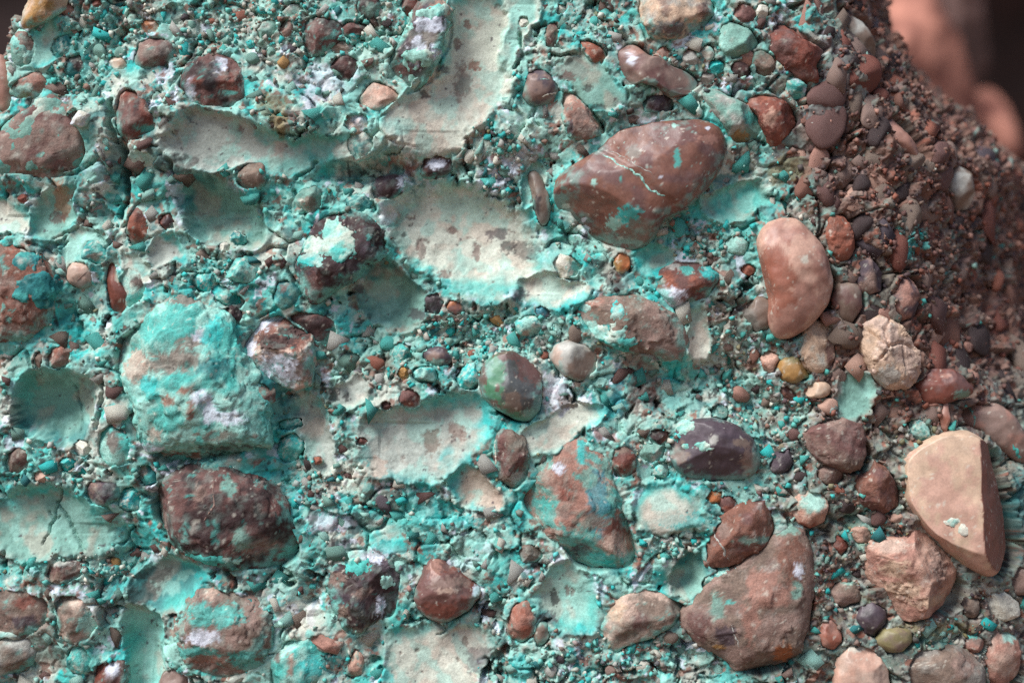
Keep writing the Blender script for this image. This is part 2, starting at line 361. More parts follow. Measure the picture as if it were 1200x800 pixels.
C('ivory oval pebble set in pale matrix at the upper left', E(138,74,12,8,20), 9, 'sand','cream', smooth=1)
C('cream white broken flake on the flat brown cobble', [(79,142),(90,128),(104,133),(98,146),(86,148)], 14, 'cream','white', name='stone_flake', ang=6, off=20)
C('small tan knob near the top edge left of centre', E(176,31,12,10,0), 10, 'pinktan','orange')
C('reddish pebble at the very top edge, left side', E(114,5,7,6,0), 7, 'red','brown')
C('dull rose pebble at the top edge beside the tan cobble', E(78,12,10,8,-20), 9, 'mauve','rose')
C('bluish teal angular lump, upper left', [(58,60),(64,44),(78,40),(84,54),(78,66),(66,68)], 13, 'teal','deepteal', name='mineral_lump', cat='mineral', ang=5, n=1.5)
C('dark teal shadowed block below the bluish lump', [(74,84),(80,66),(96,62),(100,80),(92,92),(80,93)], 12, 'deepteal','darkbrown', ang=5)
# --- top middle
C('dark brown blocky cobble at the top, left of centre', [(352,46),(357,25),(370,19),(395,22),(406,30),(401,46),(386,56),(371,68),(358,66)], 26, 'darkbrown','brown', ang=6, res=2)
C('brown finger shaped stone beside the dark blocky cobble', [(398,30),(408,26),(424,28),(436,30),(433,41),(418,40),(402,42)], 16, 'brown','darkbrown')
C('dark maroon lump under the dark blocky cobble', [(384,80),(392,68),(408,65),(421,70),(422,86),(412,98),(398,96)], 16, 'darkbrown','brown', n=2, crust=('greengrey',-.16))
C('grey tan stone wedged under the blocky cobble', [(384,58),(394,50),(408,48),(419,58),(412,65),(392,66)], 14, 'tan','greybrown', ang=5)
C('grey green angular stone above the blocky cobble', [(328,16),(336,6),(352,4),(358,13),(346,22),(334,22)], 14, 'tan','greengrey', ang=5)
C('speckled green grey angular stone at the top left', [(300,38),(308,25),(322,21),(329,36),(318,46),(306,48)], 15, 'greengrey','tan', ang=6, n=1.5)
C('small pink brown stone between two pale stones, top left', E(336,34,9,12,10), 12, 'mauve','rose')
C('bright turquoise chip lying beside the blocky cobble', [(403,44),(410,35),(422,36),(425,46),(414,51)], 11, 'turq','teal', name='mineral_chip', cat='mineral', ang=5)
C('teal chip just below the bright turquoise chip', [(413,56),(418,48),(430,47),(430,57),(420,60)], 9, 'teal','paleteal', name='mineral_chip', cat='mineral', ang=5)
C('big knobbly grey purple cobble at the top edge with pale blue bloom', [(450,86),(454,66),(474,42),(480,16),(500,-16),(536,-16),(530,16),(521,42),(513,66),(502,90),(479,111),(461,101)], 34, 'purple','grey', emb=1, res=3, n=1.8, crust=('paleteal',-.08),
  patches=[(505,30,18,12,'white'),(490,62,12,18,'white'),(508,62,8,10,'white'),(470,80,12,10,'brown'),(515,10,14,10,'salmon'),(487,10,8,12,'brown')], edge='greengrey')
C('wine red angular stone at the top edge with a teal cap', [(468,10),(474,-10),(492,-10),(490,10),(484,28),(476,22)], 16, 'red','brown', ang=5)
C('dark red stone with grey green crust at the top edge', [(416,14),(424,-10),(444,-10),(446,12),(438,22),(424,22)], 16, 'brown','darkbrown', patches=[(434,12,10,9,'greengrey')], ang=4)
C('pink pyramid shaped stone pointing at the viewer', [(417,123),(426,108),(435,94),(448,97),(460,104),(473,115),(463,123),(440,131)], 26, 'salmon','pinktan', ang=7, e=1.5)
C('white and pink crystalline knob beside the smooth teal cast', E(420,146,18,13,-10), 14, 'pinktan','white', emb=1, n=2)
C('pale teal rough knob under the pink crystalline one', [(403,176),(410,156),(430,152),(444,164),(438,180),(418,190)], 15, 'paleteal','tan', emb=1, name='mineral_lump', cat='mineral', n=2)
C('maroon stone with a white core under the dark overhang', [(490,200),(494,185),(510,180),(530,183),(531,200),(518,208),(498,207)], 14, 'darkbrown','brown', patches=[(512,192,12,8,'white')], ang=4)
C('dark crystalline ridge under the overhang', [(430,226),(440,208),(458,203),(476,206),(472,222),(455,234),(438,236)], 12, 'darkbrown','purple', n=2.2, patches=[(470,212,5,10,'white')])
# --- top right of centre
C('brown oblong pebble standing upright near the top', [(637,42),(642,30),(650,24),(655,34),(653,50),(648,58),(640,57)], 14, 'brown','greybrown')
C('cream chip resting above the brown oblong pebble', [(650,16),(655,6),(666,6),(662,16),(655,19)], 9, 'cream','grey', name='stone_flake', ang=5)
C('small cream flake left of the brown oblong pebble', E(614,26,7,7,0), 8, 'cream','tan', name='stone_flake', ang=4)
C('orange brown wedge between smooth teal domes', [(672,48),(688,47),(704,54),(712,66),(707,79),(696,74),(684,60)], 14, 'brick','orange', ang=5)
C('two toned purple pebble split by a pale crack', [(613,111),(618,86),(630,76),(645,88),(655,105),(648,120),(632,124),(618,121)], 20, 'purple','mauve', smooth=1, patches=[(622,104,10,20,'mauve'),(634,108,9,12,'mauve')], veins=[(1.2,'paleteal',[(630,95),(645,94)]),(1.5,'cream',[(634,115),(655,107)])])
C('pale pink cone shaped pebble with sharp tip', [(653,111),(660,103),(672,108),(690,128),(713,150),(706,158),(685,164),(668,161),(660,140)], 22, 'mauve','rose', res=2, patches=[(665,115,8,8,'pinktan'),(668,150,4,10,'purple'),(695,145,14,4,'salmon')])
C('long rose brown finger shaped cobble, top right of centre', [(721,62),(735,50),(748,51),(760,64),(790,78),(815,88),(821,99),(806,111),(786,113),(768,98),(752,94),(738,102),(727,90)], 28, 'mauve','brown', res=2, smooth=1, patches=[(740,68,7,9,'white'),(745,58,12,8,'rose')])
C('dark purple lumps under the finger shaped cobble', [(750,122),(758,112),(775,110),(790,118),(788,130),(768,132),(754,132)], 12, 'purple','darkbrown', n=2)
C('beige crystalline cobble with a shaded purple side at the top edge', [(741,16),(748,-14),(834,-14),(838,15),(826,30),(802,45),(766,43),(755,26)], 34, 'sand','tan', res=2, ang=6, n=1.6, patches=[(785,35,26,9,'purple'),(780,8,6,20,'mauve'),(828,15,12,20,'brown')])  # the purple patch paints shade on the lower side
C('green speckled stone at the upper right', [(843,32),(855,24),(880,34),(893,50),(879,65),(857,71),(845,52)], 22, 'greengrey','paleteal', ang=4, n=1.6)
C('small smooth charcoal pebble beside the finger shaped cobble', E(829,92,10,9,0), 11, 'purple','grey', smooth=1)
C('reddish brown pebble near the upper right gravel', E(778,63,9,8,30), 9, 'brick','rose')
C('pale tan pebble in the upper right gravel', E(808,68,11,10,0), 10, 'tan','rose')
C('pale green pebble in the upper right gravel', E(829,62,9,9,0), 10, 'paleteal','cream', smooth=1)
C('turquoise pebble in the upper right gravel', E(838,78,10,8,-20), 10, 'teal','turq')
C('dark brown nodule left of the brick red wedge', E(868,82,13,11,0), 12, 'brown','darkbrown', n=2)
C('pinkish pebble below the green speckled stone', E(876,68,9,11,0), 9, 'rose','mauve')
C('greenish grey cobble at the upper right edge of the gravel', E(895,74,14,16,0), 15, 'greengrey','greybrown')
C('brown rounded stone at the top edge, right of the beige cobble', E(872,16,14,12,0), 14, 'brown','rose')
C('pale mint block at the top right', [(884,10),(892,4),(902,6),(900,20),(890,26)], 12, 'paleteal','cream', ang=5)
C('big chestnut brown cobble split by a thin pale vein', [(650,226),(656,205),(672,190),(690,178),(704,171),(712,160),(730,148),(770,140),(810,137),(840,139),(853,155),(855,176),(845,200),(825,222),(800,245),(776,258),(766,280),(735,292),(705,285),(680,270),(661,250)], 58, 'warmbrown','brown', smooth=1, n=.7,
  patches=[(735,255,18,12,'turq'),(722,262,10,8,'paleteal'),(688,265,6,3.5,'white'),(686,255,3,2.5,'white'),(695,215,4,5,'paleteal'),(665,239,5,3,'cream'),(705,254,7,7,'red'),(792,188,4,13,'teal'),(790,147,4,3,'paleteal'),(742,178,9,9,'grey'),(726,212,2,4,'teal'),(755,272,28,16,'greybrown'),(830,163,14,6,'rose'),(830,150,3,3,'white'),(772,210,2,2,'white')],
  veins=[(1.35,'paleteal',[(708,180),(722,193),(738,200),(752,212),(762,225),(778,233)]),(.5,'tan',[(712,176),(735,190),(765,208)])], speck=1, res=4, step=((706,178),(780,234)))
C('flat teal and tan slab above the brick red wedge', [(815,108),(835,102),(860,114),(885,124),(898,140),(893,156),(872,171),(858,168),(850,142),(830,126)], 24, 'greengrey','tan', ang=6, res=2, n=1.5, patches=[(880,138,12,10,'teal'),(868,160,12,8,'ochre')])
C('brick red wedge pointing left below the green slab', [(865,113),(885,110),(910,113),(932,125),(936,145),(923,160),(911,174),(901,165),(890,136)], 26, 'red','brick', ang=5, patches=[(902,138,8,12,'salmon'),(880,116,12,4,'rose')], res=2)
C('rough blood red stone at the upper right', [(904,32),(914,20),(940,40),(955,50),(969,57),(959,75),(961,95),(946,98),(926,82),(905,72)], 26, 'red','brown', ang=6, n=1.7, res=2)
C('layered white and teal flake beside the blood red stone', [(918,104),(922,88),(938,86),(946,98),(945,114),(930,118)], 14, 'white','teal', name='mineral_chip', cat='mineral', ang=6)
# --- left middle
C('large smooth tan brown cobble cut by the left edge with blue green crust', [(-25,282),(18,277),(44,294),(62,320),(70,346),(61,376),(45,393),(-25,402)], 34, 'brown','warmbrown', res=3, n=.8, patches=[(6,290,14,10,'brick'),(40,340,60,60,'warmbrown'),(10,330,10,10,'mauve'),(20,385,30,6,'mauve')], crustp=[(30,305,14,12,'deepteal'),(48,335,22,14,'deepteal'),(52,352,12,10,'deepteal'),(28,345,10,8,'deepteal')])
C('smooth round pink pebble in the teal matrix at left', E(93,321,16,17,0,n=14,jit=.04), 20, 'pinktan','salmon', smooth=1, patches=[(95,334,14,7,'grey')], veins=[(1,'mauve',[(92,328),(104,318)])])
C('teal disc shaped lump beside the round pink pebble', E(112,296,19,15,10), 12, 'teal','deepteal', emb=1, name='mineral_lump', cat='mineral', patches=[(112,300,8,6,'greybrown')])
C('long red brown stone leaning in the crevice', [(147,272),(150,252),(160,240),(172,252),(175,270),(168,286),(156,290)], 17, 'brick','brown', n=1.4)
C('small dark red nodule right of the leaning red stone', E(196,259,9,11,0), 11, 'red','darkbrown', smooth=1)
C('red elongated pebble with a teal crusted flank, left', [(123,328),(127,305),(134,304),(142,330),(152,348),(150,364),(136,371),(126,357)], 18, 'red','brick', smooth=1, patches=[(140,320,5,12,'cream')])
C('white and teal plated stone flanking the red pebble', [(138,322),(150,308),(168,318),(175,342),(170,352),(152,364),(142,350)], 14, 'paleteal','cream', emb=1, patches=[(162,330,8,8,'brown'),(158,350,14,8,'teal')], ang=4)
C('large turquoise angular chip above the bulging turquoise mass, leftmost of three', [(223,332),(228,320),(246,318),(256,328),(248,342),(232,344)], 16, 'turq','teal', name='mineral_chip', cat='mineral', ang=6)
C('elongated teal chip lying right of the angular chip', [(247,340),(254,330),(272,338),(288,352),(284,362),(264,358),(252,352)], 14, 'teal','turq', name='mineral_chip', cat='mineral', ang=6)
C('rounded turquoise lump at the right end of the chip heap', [(264,318),(272,304),(290,302),(300,314),(298,330),(280,332),(268,328)], 17, 'teal','paleteal', name='mineral_lump', cat='mineral', n=1.7)
C('dark green chip at the top of the chip heap', [(267,278),(274,269),(286,274),(288,286),(276,288)], 10, 'deepteal','teal', name='mineral_chip', cat='mineral', ang=5)
C('pale cream chip inside the chip heap', E(262,290,8,7,0), 9, 'cream','tan', name='stone_flake', ang=4)
C('dark plum nodule above the bulging turquoise mass', E(274,368,13,11,0), 13, 'darkbrown','purple', n=1.8)
C('reddish rough nodule above the round socket', [(53,418),(60,406),(74,405),(85,414),(82,428),(68,433),(56,430)], 15, 'brick','mauve', n=2)
C('narrow brown nodule beside the reddish one at the socket rim', E(46,422,6,12,10), 10, 'greybrown','brown')
C('small dark red nodule in the pale left margin', E(26,233,7,6,0), 8, 'red','brown')
C('brown pebble in the wall above the round hollow', E(294,206,16,20,30), 18, 'greybrown','mauve')
# --- centre left
C('great bulging mass sheathed in turquoise with white and rust blooms', [(126,412),(131,388),(150,365),(185,347),(215,341),(246,350),(270,372),(286,400),(301,422),(311,450),(319,482),(315,520),(290,540),(240,546),(196,546),(170,530),(157,500),(150,470),(131,440)], 36, 'teal','paleteal', res=4, n=2.2, ang=2, emb=.5, seed=5,
  patches=[(130,400,9,44,'mauve'),(225,350,34,9,'mauve'),(205,425,40,14,'mauve'),(225,402,16,9,'mauve'),(235,395,8,8,'white'),(190,385,44,18,'teal'),(160,430,22,20,'pinktan'),(255,430,20,14,'deepteal'),(178,450,14,10,'turq'),(250,390,14,20,'turq'),(150,395,12,12,'greengrey'),
  (240,465,12,10,'white'),(248,482,9,14,'white'),(272,488,18,9,'white'),(200,468,9,7,'brick'),(228,480,5,14,'brick'),(222,456,10,6,'brick'),(185,505,12,11,'pinktan'),(182,522,17,6,'white'),(215,534,40,8,'brick'),(270,527,44,11,'darkbrown'),(175,490,24,12,'greengrey'),(265,510,40,7,'greybrown'),(200,490,20,14,'teal')],
  bumps=[(238,495,80,42,10),(180,390,50,40,4)])
C('smooth brown lump at the right flank of the bulging turquoise mass', [(275,465),(285,450),(305,444),(318,450),(320,470),(308,480),(290,478)], 16, 'brown','greybrown', off=28)
C('broken whitish pebble showing a dark red inner face', [(280,402),(290,385),(310,370),(326,365),(346,378),(362,388),(366,420),(362,446),(345,454),(320,446),(300,431),(285,416)], 44, 'pinktan','white', res=3, ang=1, n=1.0, emb=0, facets=[((.15,-.75,.75),.55),((-.2,.5,.85),.72)],
  patches=[(330,394,42,22,'red'),(324,402,24,10,'darkbrown'),(345,390,22,10,'darkbrown'),(298,384,16,8,'white'),(330,434,36,16,'white'),(290,408,9,16,'white'),(357,436,10,14,'mauve')])
C('dark rusty lump right of the broken whitish pebble', [(330,372),(346,362),(372,366),(392,374),(396,394),(380,402),(364,396),(350,380)], 18, 'darkbrown','brown', n=1.8, off=-4)
C('dark plum cobble with a splash of white turquoise crust', [(340,312),(354,290),(362,262),(385,245),(410,242),(436,252),(452,270),(458,292),(446,305),(426,312),(418,326),(396,336),(376,355),(362,359),(350,336)], 44, 'purple','darkbrown', res=3, ang=3, n=.9, patches=[(365,335,18,22,'brown')], crustp=[(392,275,14,20,'paleteal'),(372,287,18,9,'paleteal'),(398,298,16,8,'teal'),(365,305,16,8,'turq'),(408,285,8,14,'greengrey')])
C('small blocky stone with cream top left of the plum cobble', [(345,232),(352,222),(370,216),(380,226),(376,246),(362,251),(350,244)], 20, 'greengrey','cream', ang=6, patches=[(362,238,9,8,'greybrown')])
C('teal oval lump above the plum cobble', E(419,238,17,12,0), 12, 'teal','deepteal', name='mineral_lump', cat='mineral')
C('dark green block at the left foot of the plum cobble', [(318,350),(324,330),(338,325),(350,340),(346,358),(330,362)], 16, 'greengrey','deepteal', ang=5, patches=[(332,338,7,6,'brown')])
C('orange brown shiny pebble at the lip of the pale hollow', E(532,360,12,8,20), 11, 'orange','brown', smooth=1)
C('charcoal pebble left of the orange brown one', E(507,355,13,14,0), 9, 'black','purple', off=-6)
C('dark mauve oval pebble in the central gravel', E(512,417,18,11,8), 14, 'purple','mauve', smooth=1, patches=[(512,424,10,4,'greengrey')])
C('large turquoise chunk left in the central gravel', [(480,440),(486,430),(505,427),(515,438),(512,447),(492,449)], 16, 'turq','paleteal', name='mineral_chip', cat='mineral', ang=5)
C('large turquoise chunk beside the green and brown cobble', [(530,445),(538,430),(556,424),(563,440),(560,456),(540,456)], 18, 'turq','teal', name='mineral_chip', cat='mineral', ang=5)
C('rounded turquoise nodule with a pink dot in central gravel', E(620,382,16,15,0), 15, 'paleteal','turq', name='mineral_lump', cat='mineral', n=1.6, patches=[(616,390,5,4,'salmon')])
C('dark slate pebble next to the turquoise nodule', E(636,366,10,7,15), 9, 'purple','blueteal', smooth=1)
C('teal brown chip at the upper left of the central gravel', E(470,412,13,12,0), 13, 'teal','brown', name='mineral_chip', cat='mineral', ang=4)
C('ochre pebble low in the central gravel', E(473,437,7,9,0), 9, 'ochre','orange')
C('small rusty nodule above the long tan cast', E(480,467,13,13,0), 12, 'brown','brick', n=2)
C('brown nodule left of the rusty one above the tan cast', E(453,475,7,6,0), 7, 'darkbrown','brown')
C('turquoise chunk alone in the left hollow', [(320,530),(326,512),(342,505),(355,516),(354,534),(338,544),(326,545)], 18, 'turq','teal', name='mineral_chip', cat='mineral', ang=5)
C('flat teal bar lying above the chunk in the left hollow', [(321,500),(324,493),(350,490),(353,500),(340,505),(324,505)], 11, 'teal','blueteal', name='mineral_chip', cat='mineral', ang=4)
C('tiny brick red pebble near the left hollow', E(372,540,6,5,0), 6, 'brick','orange')
C('small red pebble at the left rim of the tan cast', E(424,517,7,5,0), 7, 'red','brown')
# --- centre
C('green and brown two toned cobble in the centre', [(558,446),(564,428),(580,415),(600,411),(625,424),(635,440),(634,480),(620,495),(600,491),(580,479),(565,466)], 40, 'green','greengrey', res=3, smooth=1, n=.6,
  patches=[(563,445,8,30,'brown'),(615,450,26,44,'purple'),(625,430,20,20,'brown'),(597,416,22,7,'brown'),(577,473,10,6,'brown'),(583,455,3,5,'brown'),(618,484,8,6,'greengrey'),(600,470,14,14,'greybrown')])
C('glossy tan pebble sitting in a cream ring', [(645,418),(650,404),(666,398),(690,405),(700,416),(697,436),(680,448),(660,441)], 24, 'greybrown','tan', smooth=1, patches=[(652,418,6,16,'pinktan'),(662,444,10,5,'ochre'),(690,408,6,4,'cream')])
C('grey brown upright pebble below the green and brown cobble', [(579,517),(585,502),(600,499),(615,511),(621,540),(618,565),(600,574),(583,568)], 24, 'greybrown','brown', res=2, patches=[(608,560,12,8,'tan')], veins=[(1.2,'cream',[(581,515),(581,560)])])
C('small dark brown pebble right of the cream plateau', [(714,545),(718,527),(732,520),(744,530),(745,552),(735,560),(720,558)], 18, 'brown','red', n=1.4, patches=[(725,526,14,6,'greybrown')])
C('big flaky pink and teal streaked cobble, lower centre', [(595,582),(610,565),(640,545),(660,521),(680,512),(700,520),(715,540),(720,570),(735,610),(754,650),(751,668),(730,673),(700,673),(675,661),(650,641),(620,616),(600,601)], 26, 'rose','greengrey', emb=.4, res=3, ang=4, n=1.3,
  patches=[(672,525,20,10,'rose'),(610,588,16,12,'rose'),(655,555,12,30,'rose'),(665,575,10,14,'red'),(655,548,8,7,'white'),(682,530,6,16,'turq'),(700,590,14,40,'blueteal'),(690,560,12,14,'greengrey'),(730,630,22,16,'rose'),(722,620,16,14,'red'),(720,638,16,14,'pinktan'),(742,660,12,14,'red'),(705,655,24,10,'turq'),(680,648,14,12,'purple'),(650,625,14,8,'rose'),(690,610,20,10,'greybrown'),(640,590,14,8,'teal'),(660,600,12,6,'mauve'),(735,668,6,4,'red')], streak=1)
C('dark red crystal shard left of the plum oval cobble', [(757,512),(764,503),(780,501),(786,512),(778,520),(764,519)], 12, 'red','darkbrown', ang=5)
C('plum oval cobble speckled with mint crumbs', [(781,532),(788,505),(805,492),(835,489),(866,497),(886,515),(896,536),(891,555),(876,562),(850,563),(815,561),(795,553)], 44, 'purple','purple', res=3, smooth=1, n=.9, crust=None,
  patches=[(834,515,6,6,'tan'),(868,518,12,5,'greybrown'),(880,540,14,18,'mauve'),(795,530,12,14,'greybrown'),(800,525,5,4,'black')], crustp=[(823,523,9,5,'paleteal'),(803,500,10,8,'paleteal'),(792,514,5,5,'turq'),(803,523,4,3,'teal')])
C('grey cube shaped fragment left of the plum oval cobble', [(748,534),(754,520),(770,516),(781,522),(776,538),(760,542)], 15, 'greengrey','tan', ang=6)
C('mint block left below the plum oval cobble', [(762,556),(768,542),(782,540),(784,556),(774,562)], 14, 'paleteal','turq', name='mineral_chip', cat='mineral', ang=5)
C('mint wedge above the plum oval cobble', E(845,484,13,10,20), 13, 'paleteal','greengrey', name='mineral_chip', cat='mineral', ang=5)
C('orange brown shard under the plum oval cobble', [(826,584),(832,574),(846,576),(846,588),(834,590)], 10, 'orange','brown', ang=5)
C('rusty brown angular cobble with a pale seam', [(821,642),(834,622),(845,605),(870,590),(896,580),(906,595),(911,616),(900,640),(880,655),(850,667),(828,666)], 34, 'warmbrown','brown', res=2, ang=6, patches=[(885,632,22,5,'greengrey'),(830,655,12,14,'warmbrown'),(848,622,8,8,'mauve')], veins=[(1.2,'tan',[(836,622),(846,640),(856,660)])])
C('small rusty lump above the angular rusty cobble', E(852,590,12,11,20), 12, 'brown','brick', ang=4)
# --- right of centre
C('lilac brown broad cobble with a teal lower edge', [(663,362),(685,346),(710,338),(740,339),(766,350),(786,362),(801,380),(809,400),(806,420),(780,424),(750,416),(735,407),(700,396),(675,381)], 34, 'mauve','greybrown', emb=1, res=3, n=.8, patches=[(780,395,26,26,'mauve'),(690,355,22,10,'rose'),(690,385,14,10,'paleteal'),(700,395,30,14,'turq')], crustp=[(700,392,30,12,'paleteal'),(724,366,7,10,'turq'),(685,360,9,6,'turq'),(720,400,24,9,'teal')])
C('reddish stone with banded white underside', [(765,336),(775,315),(795,304),(820,305),(846,320),(839,335),(826,350),(806,352),(793,369),(776,346)], 28, 'brown','brick', res=2, ang=4, patches=[(785,345,20,10,'white'),(792,358,12,10,'white'),(805,317,9,6,'teal'),(832,320,14,9,'turq'),(790,312,8,5,'tan')])
C('small ochre oval pebble above the lilac cobble', E(729,308,10,13,0,n=14,jit=.05), 12, 'ochre','orange', smooth=1)
C('yellowish broken stone left of the ochre oval', [(644,308),(656,297),(672,300),(686,312),(676,324),(656,326)], 14, 'olive','cream', ang=5, patches=[(672,312,8,8,'teal')])
C('grey upright pebble left of the chestnut cobble', [(617,202),(628,198),(638,212),(645,240),(644,258),(634,266),(626,246),(622,224)], 16, 'grey','greybrown', smooth=1, patches=[(630,240,5,12,'black')])
C('smooth salmon and brick two toned cobble', [(888,276),(899,256),(920,250),(940,254),(960,280),(975,305),(983,330),(976,356),(955,381),(930,398),(910,398),(902,381),(905,350),(895,320)], 48, 'salmon','rose', res=3, smooth=1, n=.5, ang=0, emb=0, patches=[(908,330,24,40,'brick'),(900,310,16,20,'brick'),(940,305,6,6,'cream')])
C('grey oval pebble left of the salmon cobble', [(872,368),(878,350),(892,345),(905,352),(909,370),(902,386),(886,389)], 18, 'greybrown','grey', smooth=1)
C('cream toned fragment in gravel above the salmon cobble', [(847,288),(853,276),(870,278),(880,286),(872,300),(854,298)], 13, 'cream','paleteal', ang=4)
C('small brick pebble left of the salmon cobble', E(876,316,10,7,0), 9, 'red','brick')
C('pale buff pebble under the salmon cobble', [(937,410),(944,385),(962,372),(976,380),(979,415),(974,434),(956,438),(942,430)], 20, 'sand','cream', res=2, patches=[(974,410,6,26,'brown')])
C('amber pebble below the pale buff one', [(911,430),(918,419),(934,416),(950,428),(949,442),(930,450),(916,446)], 17, 'ochre','olive', smooth=1)
C('small salmon pebble left of the amber pebble', E(903,424,11,14,0), 13, 'salmon','brick')
C('cream oval pebble below the amber pebble', E(959,457,16,10,-8,n=14,jit=.05), 12, 'sand','cream', smooth=1)
C('small brown lozenge left of the cream oval', E(924,461,11,7,40), 9, 'brown','warmbrown')
C('maroon round cobble with pitted right side', [(941,512),(950,498),(966,491),(990,489),(1010,500),(1021,530),(1012,551),(995,556),(970,546),(952,528)], 34, 'brown','mauve', res=2, n=1.2, patches=[(1000,545,20,10,'greybrown')])
C('brown angular cobble below the maroon round one', [(1004,562),(1022,550),(1030,536),(1046,555),(1059,575),(1056,592),(1035,603),(1010,591)], 28, 'warmbrown','brown', ang=6, res=2)
C('mint topped pebble beside the brown angular cobble', [(931,600),(934,584),(948,574),(965,577),(973,592),(968,611),(950,619),(936,614)], 22, 'salmon','brick', patches=[(952,588,18,14,'paleteal')])
C('small mauve stone under the maroon cobble', E(972,556,18,13,15), 15, 'mauve','brown')
C('dark plum shard left of the small mauve stone', [(900,545),(908,530),(926,524),(932,540),(924,554),(906,556)], 15, 'black','purple', ang=5)
C('cracked cream nodule like a bread crust', [(1003,396),(1010,379),(1030,370),(1050,374),(1068,394),(1081,415),(1083,440),(1066,454),(1041,456),(1022,441),(1012,416)], 36, 'sand','pinktan', res=3, n=1.5, ang=3, patches=[(1040,440,16,12,'tan'),(1028,375,14,5,'pinktan')], cracks=[[(1018,388),(1040,405),(1060,400),(1076,410)],[(1040,405),(1036,385),(1045,374)],[(1040,405),(1030,420)],[(1060,402),(1062,430)]])
C('dark red flat cobble right of the cracked cream nodule', [(1071,452),(1088,433),(1120,431),(1147,455),(1141,466),(1105,473),(1080,476)], 24, 'brown','red', res=2, smooth=1, patches=[(1130,462,14,6,'greengrey'),(1108,440,8,3,'rose')])
C('orange brown wedge above the bread crust nodule', [(965,276),(975,250),(988,249),(1001,270),(1005,290),(996,305),(980,309)], 22, 'brick','warmbrown', ang=5, res=2)
C('dull brown oval pebble right of the salmon cobble', [(975,350),(984,330),(1000,325),(1011,338),(1012,360),(1000,380),(984,376)], 18, 'greybrown','brown', smooth=1)
C('violet grey stone above the dull brown oval', [(998,325),(1006,305),(1022,302),(1037,320),(1036,340),(1020,346),(1004,342)], 16, 'purple','mauve', ang=4)
C('pink and violet blotched stone in the receding flank', [(1040,345),(1050,322),(1066,322),(1078,345),(1074,370),(1056,376),(1044,366)], 18, 'rose','purple', n=1.3)
C('grey tan oval cobble high on the receding flank', [(1105,222),(1110,200),(1124,192),(1140,202),(1146,226),(1138,246),(1118,248)], 24, 'greybrown','tan', smooth=1)
C('long smooth mauve red cobble lying down the flank', [(1030,140),(1040,130),(1056,146),(1074,168),(1082,190),(1076,200),(1060,188),(1044,166)], 22, 'rose','brown', smooth=1)
C('long grey tan slab on the upper flank', [(983,24),(996,14),(1012,24),(1026,48),(1032,68),(1018,72),(1000,52)], 20, 'greybrown','tan', smooth=1)
C('red pebble standing upright below the bread crust nodule', [(1101,488),(1106,470),(1112,470),(1114,490),(1110,510),(1104,510)], 12, 'brick','rose', smooth=1)
C('mint slab above the large sandstone cobble', [(1062,494),(1076,489),(1090,496),(1095,510),(1086,520),(1072,514)], 14, 'paleteal','teal', name='mineral_chip', cat='mineral', ang=5)
# --- lower right
C('large flat salmon sandstone slab with a maroon side', [(1065,542),(1080,528),(1110,511),(1148,506),(1168,522),(1184,575),(1198,630),(1198,655),(1186,664),(1176,686),(1150,676),(1120,651),(1090,621),(1070,590)], 84, 'salmon','sand', res=3, n=.15, ang=0, smooth=1, facets=[((-.12,-.15,1),.52),((.80,-.10,.60),.58)], side=((.80,-.10,.60),'red'), crustp=[(1118,612,8,5,'cream'),(1130,620,5,8,'cream')])
C('rose cobble with teal streaks behind the sandstone slab', [(1119,480),(1140,469),(1170,470),(1194,490),(1212,520),(1205,548),(1175,530),(1150,505),(1130,500)], 26, 'rose','mauve', res=2, smooth=1, off=-16, veins=[(1.5,'greengrey',[(1140,470),(1142,505)]),(2,'teal',[(1185,520),(1200,545)])])
C('lumpy salmon cobble with wrinkled lower face', [(1017,671),(1020,645),(1040,632),(1068,628),(1075,612),(1096,625),(1116,655),(1131,685),(1132,710),(1116,722),(1086,726),(1061,731),(1040,702),(1026,686)], 44, 'salmon','rose', res=3, ang=5, n=1.5, patches=[(1048,665,14,10,'sand'),(1060,690,20,12,'sand'),(1045,640,24,8,'pinktan'),(1100,660,12,26,'mauve'),(1095,705,26,8,'sand')])
C('broad brown cobble with an orange lower tip', [(798,736),(805,715),(825,695),(850,675),(880,655),(900,635),(925,614),(946,625),(958,655),(958,690),(955,720),(946,745),(936,770),(915,786),(890,793),(860,786),(830,766),(808,751)], 38, 'mauve','greybrown', res=3, n=1.0, ang=1, emb=.25, facets=[((-.2,-.25,1),.8)], patches=[(930,655,22,24,'warmbrown'),(918,765,14,14,'orange'),(935,668,8,9,'white'),(932,690,8,12,'greengrey'),(840,710,10,16,'greengrey'),(855,705,5,4,'teal'),(850,745,14,14,'purple'),(878,725,10,30,'rose'),(925,620,14,10,'greengrey'),(820,735,14,20,'brown'),(843,757,8,4,'ochre'),(900,690,26,24,'rose')], veins=[(1,'tan',[(856,730),(866,758)])])
C('beige split stone with a sharp edge, bottom right of centre', [(705,731),(712,705),(735,696),(755,688),(800,700),(813,705),(801,725),(780,740),(760,750),(735,756),(720,769),(710,756)], 28, 'pinktan','greybrown', res=2, ang=7, patches=[(772,715,34,16,'greybrown'),(750,728,10,12,'brown'),(722,715,12,16,'sand')])
C('thin turquoise flake left of the broad brown cobble', [(817,688),(826,676),(844,666),(862,664),(860,676),(846,684),(830,692)], 14, 'paleteal','teal', name='mineral_chip', cat='mineral', ang=5)
C('crumbly red stone at the bottom centre', [(592,742),(594,715),(604,701),(620,702),(628,722),(624,744),(612,753),(598,750)], 18, 'brick','rose', n=2)
C('grey green oval pebble right of the crumbly red stone', E(635,742,9,15,15), 11, 'greengrey','greybrown', smooth=1)
C('small grey brown lump above the teal cast, lower centre', E(622,648,15,12,-15), 13, 'greybrown','grey')
